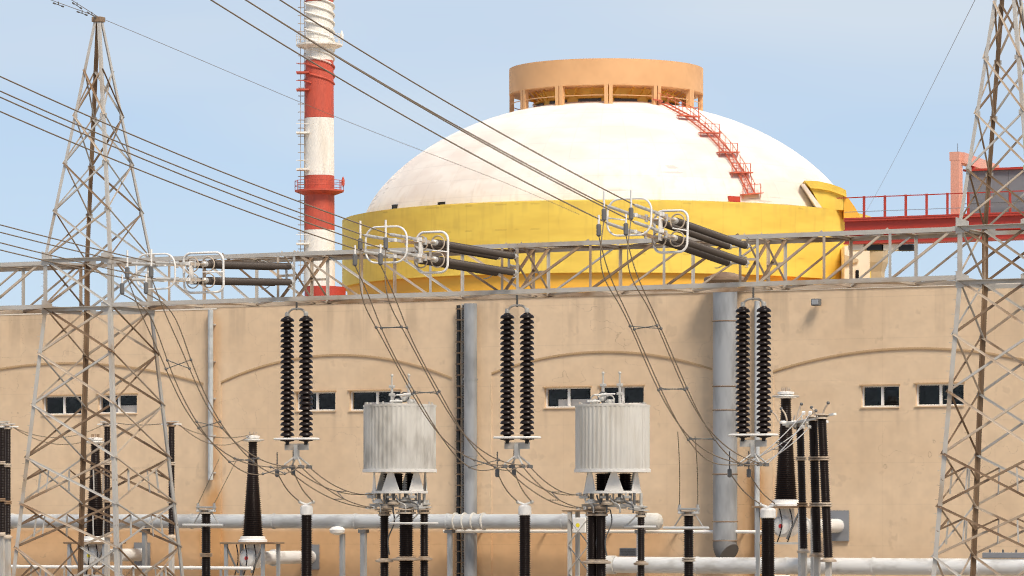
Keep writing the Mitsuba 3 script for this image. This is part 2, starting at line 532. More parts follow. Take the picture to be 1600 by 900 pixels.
# the rest of the hall behind its front wall
back = cat([plate(sbox(SL, -0.2, SR, z_l - 0.01), WD, -34.4, -34.0), plate(sbox(SL, -0.2, SL + 0.4, z_l - 0.01), WD, -34.0, -0.46), plate(sbox(SR - 0.4, -0.2, SR, z_l - 0.01), WD, -34.0, -0.46)])
part(hall, 'rear_wall', back, 'm_wall')
part(hall, 'roof', plate(sbox(SL + 0.4, z_l - 0.9, SR - 0.4, z_l - 0.6), WD, -34.0, -0.46), 'm_roof')
part(hall, 'interior_partition', plate(sbox(SL + 0.5, 0.0, SR - 0.5, z_l - 1.0), WD, -3.2, -3.0), 'm_interior')
for i, (s0, z0, s1, z1) in enumerate(wrect):
    fw = 0.05
    w_ = part(hall, 'window', plate(sbox(s0, z0, s1, z1).difference(sbox(s0 + fw, z0 + fw, s1 - fw, z1 - fw)), WD, -0.26, -0.19), 'm_white_metal')
    m_ = (s0 + s1) / 2 + (0.0 if i % 3 else 0.04)
    part(w_, 'mullion', plate(sbox(m_ - 0.05, z0 + fw, m_ + 0.05, z1 - fw), WD, -0.255, -0.17), 'm_white_metal')
    for a, b in ((s0 + fw, m_ - 0.05), (m_ + 0.05, s1 - fw)):
        part(w_, 'pane', plate(sbox(a, z0 + fw, b, z1 - fw), WD, -0.226, -0.22), 'm_glass')
    part(w_, 'sill', plate(sbox(s0 - 0.03, z0 - 0.05, s1 + 0.03, z0 - 0.002), WD, -0.3, 0.02), 'm_wall')
    part(w_, 'lintel', plate(sbox(s0 - 0.05, z1 + 0.002, s1 + 0.05, z1 + 0.05), WD, -RD - 0.01, 0.03), 'm_moulding')
    if i in (1, 3, 4):
        hh = z0 + fw + (z1 - z0) * 0.36
        part(w_, 'blind', plate(sbox(s0 + fw + 0.2 * (s1 - s0), z0 + fw, s1 - fw - 0.1, hh), WD, -0.40, -0.38), 'm_blind')

# drain pipes, riser and ducts on the wall
def wpipe(px, y0, y1, rpx, off, D=WD):
    Df = D - off / c_
    a, b = hit(px, y0, Df), hit(px, y1, Df)
    return (a - np.array([0, D, 0])) @ U, a[2], b[2], rpx * D / F, off


def drain(px, y0, y1, rpx, label):
    s, z1, z0, r, off = wpipe(px, y0, y1, rpx, 0.2)
    t = thing('drain_pipe', label, 'drain pipe')
    zs = np.linspace(z1, z0, 4)
    for k in range(3):
        part(t, 'pipe_length', tube([fr(WD, s, zs[k] - 0.004, off), fr(WD, s, zs[k + 1] + 0.004, off)], r, 14), 'm_duct_grey', 40)
    for zc in np.linspace(z1 - 0.6, z0 + 0.3, 5):
        part(t, 'bracket', local(bx(-r - 0.03, r + 0.03, 0.0, off - 0.002, zc - 0.03, zc + 0.03), fr(WD, s, 0, off)), 'm_galvanised')
    return t


drain(329, 484, 750, 4.4, 'slim grey drain pipe ending halfway down the wall beside the left lattice tower')
drain(1183, 470, 960, 4.2, 'slim grey drain pipe between the two strings of the right hanging insulator')
# square-ish steel riser with a cable run beside it
s, z1, z0, r, off = wpipe(735, 474, 1000, 10.5, 0.36)
t = thing('ventilation_riser', 'grey round steel riser pipe on the wall beside a black cable run', 'pipe')
zs = np.linspace(z1, 0, 6)
for k in range(5):
    part(t, 'pipe_length', tube([fr(WD, s, zs[k] - 0.01, off), fr(WD, s, zs[k + 1] + 0.01, off)], r, 20), 'm_bluegrey', 40)
    part(t, 'flange', lathe([(r + 0.03, -0.03), (r + 0.03, 0.03)], 20, fr(WD, s, zs[k + 1], off), fr(WD, s, zs[k + 1] + 1, off)), 'm_bluegrey', 40)
t = thing('cable_run', 'pair of black cables clipped to a ladder down the middle of the tan wall', 'cable')
for px, w in ((720.0, 0.08), (729.0, 0.065)):
    s2 = sz(px, 600, WD)[0]
    zz = np.linspace(0.2, z1 - 0.05, 40)
    pts = [fr(WD, s2 + 0.012 * math.sin(z * 2.1 + px), z, 0.2) for z in zz]
    part(t, 'cable', tube(pts, w, 8), 'm_black', True)
s2 = sz(724.5, 600, WD)[0]
part(t, 'back_rail', local(bx(-0.025, 0.025, -0.03, 0.03, 0.1, z1), fr(WD, s2, 0, 0.12)), 'm_galvanised')
for k in range(34):
    zc = 0.4 + k * (z1 - 0.6) / 33
    part(t, 'cleat', local(bx(-0.2, 0.2, -0.02, 0.02, zc - 0.02, zc + 0.02), fr(WD, s2, 0, 0.30)), 'm_brown_steel')
# big ventilation duct with an elbow at its foot
t = thing('ventilation_duct', 'large blue grey vertical duct with rusty joint rings and mushroom cowl', 'duct')
s, zt, zb, r, off = wpipe(1133, 445, 852, 18.5, 0.62)
cuts = [445, 502, 604, 641, 741, 815, 845]
zc = [sz(1133, y, WD - 0.7)[1] for y in cuts]
for k in range(len(zc) - 1):
    part(t, 'duct_length', tube([fr(WD, s, zc[k] - 0.025, off), fr(WD, s, zc[k + 1] + 0.025, off)], r, 28), 'm_bluegrey', 40)
    part(t, 'joint_ring', lathe([(r + 0.02, -0.022), (r + 0.035, 0), (r + 0.02, 0.022)], 28, fr(WD, s, zc[k + 1], off), fr(WD, s, zc[k + 1] + 1, off)), 'm_brown_steel', 40)
cap = lathe([(r * 0.9, -0.25), (r * 1.55, -0.12), (r * 1.75, 0.0), (r * 1.7, 0.12), (r * 0.7, 0.3), (0.02, 0.34)], 28)
cap.apply_translation(fr(WD, s, zt + 0.15, off))
part(t, 'cowl', cap, 'm_brown_steel', 40)
el = [fr(WD, s + 0.0 + 0.55 * (1 - math.cos(a)), zc[-1] - 0.03 - 0.55 * math.sin(a), off + 0.25 * math.sin(a)) for a in np.linspace(0, 1.0, 8)]
part(t, 'elbow', tube(el, r * 0.98, 28), 'm_dark_grey', 40)

# floodlight on the wall
t = thing('wall_lamp', 'small dark floodlight fixed high on the right part of the tan wall', 'lamp')
s, z = sz(1280, 473, WD)
part(t, 'housing', local(bx(-0.17, 0.17, -0.12, 0.12, -0.13, 0.13, 0.02), fr(WD, s, z, 0.3)), 'm_dark_grey')
part(t, 'lens', local(bx(-0.13, 0.13, -0.02, 0.02, -0.09, 0.09, 0.01), fr(WD, s, z, 0.435)), 'm_bluegrey')
part(t, 'arm', bar(fr(WD, s - 0.05, z, 0.0), fr(WD, s - 0.05, z, 0.19), 0.04, 0.04), 'm_galvanised')

# ------------------------------------------------------------------ reactor building
PX = 420 / F
rc = thing('reactor_dome', 'huge cream white dome on a bright yellow drum behind the tan hall', 'reactor building')
R1 = 415 * PX
zb2 = -DCZ
HD, RDm = 187 * PX, 382 * PX
from scipy.interpolate import PchipInterpolator
_t = [0, 0.048, 0.251, 0.342, 0.535, 0.717, 0.813, 0.893, 0.95, 1.0]
_r2 = [1.0, 0.985, 0.875, 0.805, 0.615, 0.411, 0.283, 0.166, 0.080, 0.0]
PROF = np.poly1d(np.polyfit(_t, _r2, 4))
TT = np.linspace(0, 1, 400)
RR2 = np.maximum(PROF(TT) - PROF(1.0) * TT + (1 - PROF(0.0)) * (1 - TT), 0)
RR2[-1] = 0.0


def dome_r(zr):
    return RDm * math.sqrt(float(np.interp(min(max(zr / HD, 0), 1), TT, RR2)))


def dome_z(r):
    q = min(r / RDm, 1.0) ** 2
    return HD * float(np.interp(-q, -RR2, TT))


prof = [(RDm, -0.6)] + [(max(dome_r(HD * t), 0.02), HD * t) for t in 1 - (1 - np.linspace(0, 1, 70)) ** 1.6]
dome = lathe(prof, 128)
dome.apply_translation(DOME_C)
part(rc, 'dome', dome, 'm_dome', True)
zcut = -(448 - 330) * 405 / F + (330 - 347) * 0  # foot of the upper band
z1_ = -7.35
drum = lathe([(R1 - 0.7, z1_), (R1, z1_), (R1, 0.0), (R1 - 0.7, 0.12), (RDm - 0.3, 0.12)], 128)
drum.apply_translation(DOME_C)
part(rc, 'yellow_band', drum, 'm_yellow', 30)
low = lathe([(R1 - 0.55, zb2), (R1 - 0.55, z1_ - 0.002)], 128)
low.apply_translation(DOME_C)
part(rc, 'lower_drum', low, 'm_orange_shade', 30)

# ring tank on the dome
RR = 151.5 * PX
zt0 = (347 - 149) * PX + 0.0
zt1 = (347 - 109) * PX
ring = lathe([(RR - 1.6, zt0), (RR, zt0), (RR, zt1), (RR - 0.35, zt1 + 0.02), (RR - 1.6, zt1 + 0.02), (RR - 1.6, zt0)], 96)
ring.apply_translation(DOME_C + np.array([-3 * PX, 0, 0]))
RC = DOME_C + np.array([-3 * PX, 0, 0])
rt = part(rc, 'ring_tank', ring, 'm_peach', 30)
inner = lathe([(RR - 3.1, zt0 - 2.6), (RR - 3.1, zt0 + 1.4)], 96)
inner.apply_translation(RC)
part(rc, 'inner_drum', inner, 'm_orange_light', 30)
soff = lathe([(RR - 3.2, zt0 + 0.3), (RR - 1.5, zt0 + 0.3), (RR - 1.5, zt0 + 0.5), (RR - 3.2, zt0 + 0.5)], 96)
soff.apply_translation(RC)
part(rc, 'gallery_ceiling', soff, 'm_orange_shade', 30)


for k in range(12):
    a = math.radians(-90 + 30 * k)
    for da in (-0.024, 0.024):
        aa = a + da
        e = np.array([math.cos(aa), math.sin(aa), 0])
        tng = np.array([-math.sin(aa), math.cos(aa), 0])
        zz0 = dome_z(RR - 0.4) - 0.3
        m = bx(-0.2, 0.2, -0.5, 0.0, zz0, zt0 + 0.003)
        part(rc, 'column', local(m, RC + e * (RR - 0.03), tng, e), 'm_peach')
    for da in (0.2, 0.33):
        aa = a + da
        e = np.array([math.cos(aa), math.sin(aa), 0])
        tng = np.array([-math.sin(aa), math.cos(aa), 0])
    aa = a + math.radians(15)
    e = np.array([math.cos(aa), math.sin(aa), 0])
    tng = np.array([-math.sin(aa), math.cos(aa), 0])
    part(rc, 'vent', local(bx(-1.25, 1.25, -0.1, 0.06, zt0 - 1.9, zt0 - 1.15), RC + e * (RR - 3.1), tng, e), 'm_dark_grey')
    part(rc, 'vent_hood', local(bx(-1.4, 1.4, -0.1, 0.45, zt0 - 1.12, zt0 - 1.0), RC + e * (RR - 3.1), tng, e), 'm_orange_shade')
    for q in (-1.6, 0.2, 1.5):
        part(rc, 'stay', bar(RC + e * (RR - 3.1) + tng * q + Z * (zt0 - 0.9), RC + e * (RR - 1.7) + tng * (q + 0.5) + Z * (zt0 + 0.25), 0.12, 0.12), 'm_orange_shade')
# thin rail under the ring
part(rc, 'gallery_rail', tube([RC + np.array([(RR - 0.2) * math.cos(a), (RR - 0.2) * math.sin(a), zt0 - 1.1]) for a in np.linspace(0, 2 * np.pi, 97)[:-1]], 0.05, 6, True), 'm_peach', True)
# small dark openings at the foot of the dome
for px, py in ((617, 326), (690, 322), (1147, 313)):
    a_, b_ = (px - 800) / F, (YH - py) / F
    d = norm([a_, 1, b_])
    loc, _, _ = dome.ray.intersects_location([CAM], [d], multiple_hits=False) if len([1]) else (None,)*3
    if len(loc):
        p = loc[0]
        e = norm([p[0] - DCX, p[1] - DCY, 0])
        tng = np.array([-e[1], e[0], 0])
        big = 0.7 if px > 1000 else 0.45
        part(rc, 'vent_opening', local(bx(-big, big, -1.2, 0.12, -0.42, 0.42), p, tng, e), 'm_red' if px > 1000 else 'm_black')

# red stair over the dome
st = thing('dome_stair', 'red steel stair with landings climbing the white dome to the ring', 'stair')
spx = [(1022, 163), (1034, 165), (1075, 187), (1108, 213), (1136, 243), (1156, 274), (1172, 306)]
P3 = []
for px, py in spx:
    d = norm([(px - 800) / F, 1, (YH - py) / F])
    loc, _, _ = dome.ray.intersects_location([CAM], [d], multiple_hits=False)
    p = loc[0]
    P3.append(p)
nrm = []
for p in P3:
    e = norm([p[0] - DCX, p[1] - DCY, 0])
    r = math.hypot(p[0] - DCX, p[1] - DCY)
    dz = (dome_z(r + 0.05) - dome_z(r - 0.05)) / 0.1
    nrm.append(norm(e * (-dz) + Z))
for i in range(1, len(P3) - 1):
    a, b = P3[i] + nrm[i] * 0.35, P3[i + 1] + nrm[i + 1] * 0.35
    d = norm(b - a)
    w = norm(np.cross(d, nrm[i]))
    for sd in (-0.45, 0.45):
        part(st, 'stringer', bar(a + w * sd, b + w * sd, 0.09, 0.14), 'm_stair_red')
        part(st, 'handrail', bar(a + w * sd + Z * 1.0, b + w * sd + Z * 1.0, 0.055, 0.055), 'm_stair_red')
        for q in np.linspace(0.08, 0.92, 4):
            c = a + (b - a) * q + w * sd
            part(st, 'baluster', bar(c, c + Z * 1.0, 0.05, 0.05), 'm_stair_red')
    for q in np.linspace(0.06, 0.94, 7):
        c = a + (b - a) * q
        part(st, 'tread', bar(c - w * 0.4, c + w * 0.4, 0.12, 0.03), 'm_stair_red')
    e = norm([P3[i + 1][0] - DCX, P3[i + 1][1] - DCY, 0])
    part(st, 'landing', bar(b - w * 1.25 + Z * 0.05, b + w * 1.25 + Z * 0.05, 0.8, 0.12), 'm_stair_red')
    part(st, 'landing_rail', bar(b - w * 1.25 + Z * 1.0, b + w * 1.25 + Z * 1.0, 0.06, 0.06), 'm_stair_red')
    for sd in (-1.2, 1.2):
        part(st, 'landing_post', bar(b + w * sd - Z * 0.4, b + w * sd + Z * 1.0, 0.07, 0.07), 'm_stair_red')
part(st, 'landing', bar(P3[0] + Z * 0.5, P3[1] + Z * 0.5, 0.9, 0.15), 'm_stair_red')

# yellow stair tower and hood on the right flank of the drum
tw = thing('stair_tower', 'yellow flat topped tower with curved hood at the right of the drum', 'tower')


def ppoly(pts, Y, d, m, parent, name):
    """A polygon given by picture points at distance Y, standing square to the view axis, d metres thick."""
    q = [((x - 800) / F * Y, H + (YH - y) / F * Y) for x, y in pts]
    mm = trimesh.creation.extrude_polygon(Polygon(q).buffer(0), d, engine='earcut')
    T = np.array([[1, 0, 0, 0], [0, 0, 1, Y], [0, 1, 0, 0], [0, 0, 0, 1.0]])
    mm.apply_transform(T)
    mm.fix_normals()
    return part(parent, name, mm, m)


ppoly([(1296, 328), (1318.5, 328), (1318.5, 905), (1296, 905)], 405.0, 24, 'm_yellow', tw, 'shaft')
ppoly([(1257, 282), (1278, 283), (1297, 287), (1314, 293), (1322, 297.5), (1323, 308), (1314, 304), (1297, 298), (1280, 295), (1267, 294)], 402.55, 7, 'm_yellow', tw, 'hood')
ppoly([(1267, 294.5), (1280, 295.5), (1297, 298.5), (1314, 304.5), (1318, 307), (1318, 327.8), (1285, 327.8)], 402.9, 5, 'm_yellow', tw, 'hood_wall')
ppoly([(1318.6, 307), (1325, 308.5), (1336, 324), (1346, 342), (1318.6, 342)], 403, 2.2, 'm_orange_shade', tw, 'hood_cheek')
ppoly([(1252, 287), (1257, 287), (1287, 327.8), (1278, 327.8)], 402.2, 2.0, 'm_dome', tw, 'kerb')

# ------------------------------------------------------------------ vent stack
CY = 400.0
ck = thing('vent_stack', 'tall red and white banded ventilation stack left of the dome', 'chimney')
cx = (499 - 800) / F * CY


def cz(py):
    return H + (YH - py) / F * CY


cr = 21.5 / F * CY
bands = [(-130, -60, 'r'), (-60, 4, 'r'), (4, 95, 'w'), (95, 185, 'r'), (185, 275, 'w'), (275, 360, 'r'), (360, 448, 'w')]
for y0, y1, cc in bands:
    m = lathe([(cr + (y1 - 0) * 0.00045, cz(y1) + 0.005), (cr + y0 * 0.00045, cz(y0) - 0.005)], 40)
    m.apply_translation((cx, CY, 0))
    part(ck, 'stack_section', m, 'm_stack_red' if cc == 'r' else 'm_stack_white', 40, label='red painted stack section' if cc == 'r' else 'white painted stack section')
m = lathe([(cr * 1.5, 0), (cr * 1.5, cz(449)), (cr * 1.1, cz(448))], 40)
m.apply_translation((cx + 0.6, CY, 0))
part(ck, 'base_section', m, 'm_red', 40, label='wider red foot of the stack')
for st0 in range(3):
    pts = []
    zs = np.linspace(cz(132), cz(-125), 240)
    for z in zs:
        a = 2 * math.pi * ((z - zs[0]) / 2.7 * -1 + st0 / 3.0)
        pts.append((cx + (cr + 0.10) * math.cos(a), CY + (cr + 0.10) * math.sin(a), z))
    zsplit = cz(95)
    lo = [p for p in pts if p[2] < zsplit]
    hi = [p for p in pts if p[2] >= zsplit - 0.4]
    part(ck, 'strake', tube(lo, 0.12, 6), 'm_stack_red', True)
    part(ck, 'strake', tube(hi, 0.12, 6), 'm_stack_white', True)
for py, mm, ro in ((71, 'm_stack_white', 36), (299, 'm_stack_red', 38)):
    rr = ro / F * CY
    m = lathe([(cr + 0.01, cz(py + 7)), (rr, cz(py + 1)), (rr, cz(py - 1.5)), (cr + 0.01, cz(py - 1.5))], 32)
    m.apply_translation((cx, CY, 0))
    pl = part(ck, 'gallery', m, mm, 30)
    for hh in (0.55, 1.05):
        part(pl, 'rail', tube([(cx + rr * math.cos(a), CY + rr * math.sin(a), cz(py) + hh) for a in np.linspace(0, 2 * np.pi, 41)[:-1]], 0.03, 5, True), mm, True)
    for a in np.linspace(0, 2 * np.pi, 13)[:-1]:
        b = np.array([cx + rr * math.cos(a), CY + rr * math.sin(a), cz(py)])
        part(pl, 'post', bar(b, b + Z * 1.1, 0.05, 0.05), mm)
    b = np.array([cx + rr * 0.98, CY - 0.3, cz(py)])
    part(pl, 'beacon', lathe([(0.16, 0), (0.18, 0.5), (0.05, 0.9)], 10, b + Z * 0.6, b + Z * 1.6), mm, 30)
lx, ly = cx - cr - 0.3, CY - 0.5
for dx in (-0.2, 0.2):
    part(ck, 'ladder_rail', bar((lx + dx, ly, cz(440)), (lx + dx, ly, cz(-100)), 0.05, 0.05), 'm_cream_steel')
for k in range(44):
    z = cz(440) + k * (cz(-100) - cz(440)) / 43
    part(ck, 'ladder_hoop', tube([(lx + 0.36 * math.cos(a) - 0.1, ly + 0.36 * math.sin(a) - 0.2, z) for a in np.linspace(0, 2 * np.pi, 13)[:-1]], 0.022, 4, True), 'm_cream_steel')
for py in (115, 142, 209, 266, 382):
    mm = 'm_stack_red' if (95 < py < 185 or 275 < py < 360) else 'm_stack_white'
    part(ck, 'landing', bx(lx - 0.6, lx + 0.75, ly - 1.0, ly + 0.5, cz(py) - 0.08, cz(py) + 0.08), mm)
    part(ck, 'landing_rail', tube([(lx - 0.6, ly - 1.0, cz(py) + 0.9), (lx + 0.75, ly - 1.0, cz(py) + 0.9)], 0.04, 5), mm)
for k in range(7):
    z = cz(195 + k * 13)
    part(ck, 'step_iron', bar((cx - cr * 0.75, CY - cr * 0.72, z), (cx - cr * 0.35, CY - cr * 0.98, z), 0.07, 0.07), 'm_brown_steel')

# ------------------------------------------------------------------ red service bridge, gantry frame and sheds at the right
BD = 398.0
br = thing('service_bridge', 'dark red plate girder bridge with railing running right from the yellow drum', 'bridge')
for o, y0, y1 in ((0.0, 345.5, 361), (0.0, 366, 381)):
    a0, a1 = sz(1320, y0, BD), sz(1320, y1, BD)
    part(br, 'girder', plate(sbox(a0[0], a1[1], a0[0] + 45, a0[1]), BD, -3.2, 0), 'm_red')
    for z in (a0[1], a1[1]):
        part(br, 'flange', plate(sbox(a0[0], z - 0.08, a0[0] + 45, z + 0.08), BD, 0.002, 0.35), 'm_red')
a0 = sz(1320, 345, BD)
part(br, 'deck', plate(sbox(a0[0], a0[1] + 0.085, a0[0] + 45, a0[1] + 0.25), BD, -3.2, 0.3), 'm_red')
zr_ = sz(1350, 309, BD)[1]
part(br, 'handrail', plate(sbox(a0[0] - 0.8, zr_, a0[0] + 45, zr_ + 0.1), BD, 0.05, 0.15), 'm_red')
zm_ = sz(1350, 331, BD)[1]
part(br, 'mid_rail', plate(sbox(a0[0], zm_, a0[0] + 45, zm_ + 0.05), BD, 0.06, 0.12), 'm_grey_sheet')
for k in range(18):
    s = sz(1350 + 32.6 * k, 320, BD)[0]
    part(br, 'rail_post', plate(sbox(s - 0.10, a0[1] + 0.2, s + 0.10, zr_ + 0.16), BD, -0.1, 0.1), 'm_red')
for px in (1337, 1366, 1392, 1414):
    s, z = sz(px, 387, BD)
    part(br, 'bearing', plate(sbox(s - 0.8, z - 0.25, s + 0.8, z + 0.33), BD, -1.5, 0.0), 'm_black' if px in (1366, 1414) else 'm_cream')

gf = thing('crane_frame', 'pale pink portal frame standing on the red bridge', 'frame')
s0, zt = sz(1475.5, 237, BD)
s1 = sz(1488.5, 237, BD)[0]
zf = a0[1] + 0.3
part(gf, 'post', plate(sbox(s0, zf + 0.01, s1, zt - 0.75), BD, -2.9, -1.8), 'm_pink')
part(gf, 'knee', plate(sbox(s0 - 0.1, zt - 0.75, s1 + 0.05, zt + 0.12), BD, -2.95, -1.75), 'm_pink')
# the beam runs to a far post
pa, pb = fr(BD, (s0 + s1) / 2 + 0.45, zt - 0.4, 2.9 - 6.0), at(1555, 266, BD + 18)
part(gf, 'beam', bar(fr(BD, s1 - 0.1, zt - 0.42, -2.4), pb, 0.9, 1.05), 'm_pink')
part(gf, 'far_post', bar(pb - Z * 0.55 * 0, np.array([pb[0], pb[1], zf + 0.5]), 0.8, 0.8), 'm_pink')
for q, rr in ((0.28, 0.35), (0.62, 0.55)):
    c = fr(BD, s1, zt - 0.4, -2.4) * (1 - q) + pb * q
    part(gf, 'trolley', bx(c[0] - rr, c[0] + rr, c[1] - 0.5, c[1] + 0.5, c[2] - 1.15, c[2] - 0.54), 'm_red')
    part(gf, 'hook', bx(c[0] - 0.2, c[0] + 0.2, c[1] - 0.2, c[1] + 0.2, c[2] - 2.9, c[2] - 2.5), 'm_red')
    part(gf, 'hoist_rope', rod(c + np.array([0, 0, -2.5]), c + np.array([0, 0, -1.15]), 0.05, 6), 'm_black')
part(gf, 'aerial', rod(fr(BD, s0 + 0.5, zt + 0.12, -2.4), fr(BD, s0 + 0.5, zt + 1.0, -2.4), 0.03, 6), 'm_dark_grey')

gs = thing('grey_shed', 'dark grey sheet metal shed with red roof edge above the red bridge', 'shed')
s0, z0 = sz(1511, 335, BD + 12)
zt = sz(1511, 268, BD + 12)[1]
for k in range(10):
    part(gs, 'sheet', plate(sbox(s0 + k * 2.2 + 0.015, z0 - 0.6, s0 + (k + 1) * 2.2 - 0.015, zt), BD + 12, -7, 0), 'm_grey_sheet')
part(gs, 'roof', plate(sbox(s0 - 0.3, zt + 0.003, s0 + 22.3, zt + 0.22), BD + 12, -7.3, 0.35), 'm_red')
part(gs, 'rail', plate(sbox(s0 - 0.2, z0 + 1.0, s0 + 22, z0 + 1.07), BD + 12, 0.4, 0.46), 'm_dark_grey')

pr = thing('bridge_pier', 'tan concrete pier with flared head under the red bridge', 'pier')
c = at(1367, 390, BD + 4)
w = lambda px: px / F * (BD + 4)
zz = lambda py: H + (YH - py) / F * (BD + 4)
m = lathe([(w(12), -0.2), (w(12), zz(425)), (w(18), zz(410)), (w(18), zz(388))], 4)
m.apply_transform(trimesh.transformations.rotation_matrix(math.radians(45 - 24), [0, 0, 1]))
m.apply_translation((c[0] + 0.3, c[1], 0))
part(pr, 'shaft', m, 'm_tan_concrete')
part(pr, 'bearing_block', bx(c[0] - 1.0, c[0] + 1.2, c[1] - 1, c[1] + 1, zz(387.8), zz(381)), 'm_dark_grey')
cb = thing('annex', 'cream annex building between the yellow drum and the bridge pier', 'building')
ppoly([(1319.5, 384), (1359, 384), (1359, 905), (1319.5, 905)], 399.5, 8, 'm_cream', cb, 'wall')
ppoly([(1337, 422), (1342, 422), (1342, 440), (1337, 440)], 399.35, 0.1, 'm_interior', cb, 'window')  # near-black plate, the shade of a wall recess put into its colour
ppoly([(1319.6, 398), (1341, 405), (1341, 409), (1319.6, 414)], 399.2, 0.25, 'm_tan_concrete', cb, 'ledge')
lb = thing('low_annex', 'low yellow block peeping over the hall roof below the bridge pier', 'building')
ppoly([(1225, 447), (1386, 447), (1386, 905), (1225, 905)], 392, 6, 'm_yellow', lb, 'wall')
ppoly([(1224, 444.5), (1387, 444.5), (1387, 446.8), (1224, 446.8)], 391.7, 6.5, 'm_orange_shade', lb, 'roof')
# clutter on the hall roof
for px, w_, mm, lab in ((1312, 20, 'm_dark_grey', 'dark flat vent box on the hall roof left of the pipe stubs'), (1362, 10, 'm_red', 'small dark red pipe stub on the hall roof below the pier')):
    t = thing('roof_box', lab, 'roof vent')
    s, z = sz(px, 456, WD + 3)
    hw_ = w_ / 2 / F * WD
    part(t, 'body', local(bx(-hw_, hw_, -0.3, 0.3, -1.2, 0.12, 0.03), fr(WD + 3, s, z, 0)), mm)
    part(t, 'lid', local(bx(-hw_ - 0.05, hw_ + 0.05, -0.35, 0.35, 0.122, 0.16), fr(WD + 3, s, z, 0)), mm)
t = thing('roof_curb', 'short yellow upstand on the hall roof edge right of the left tower', 'roof upstand')
s, z = sz(360, 480, WD + 1.5)
part(t, 'face', local(bx(-0.37, 0.37, -0.3, 0.0, -0.8, 0.02), fr(WD + 1.5, s, z, 0)), 'm_yellow')
part(t, 'cap', local(bx(-0.4, 0.4, -0.33, 0.03, 0.022, 0.05), fr(WD + 1.5, s, z, 0)), 'm_orange_shade')

# ------------------------------------------------------------------ gantry: towers and beams
GD = 114.0          # plane of the beam's near face


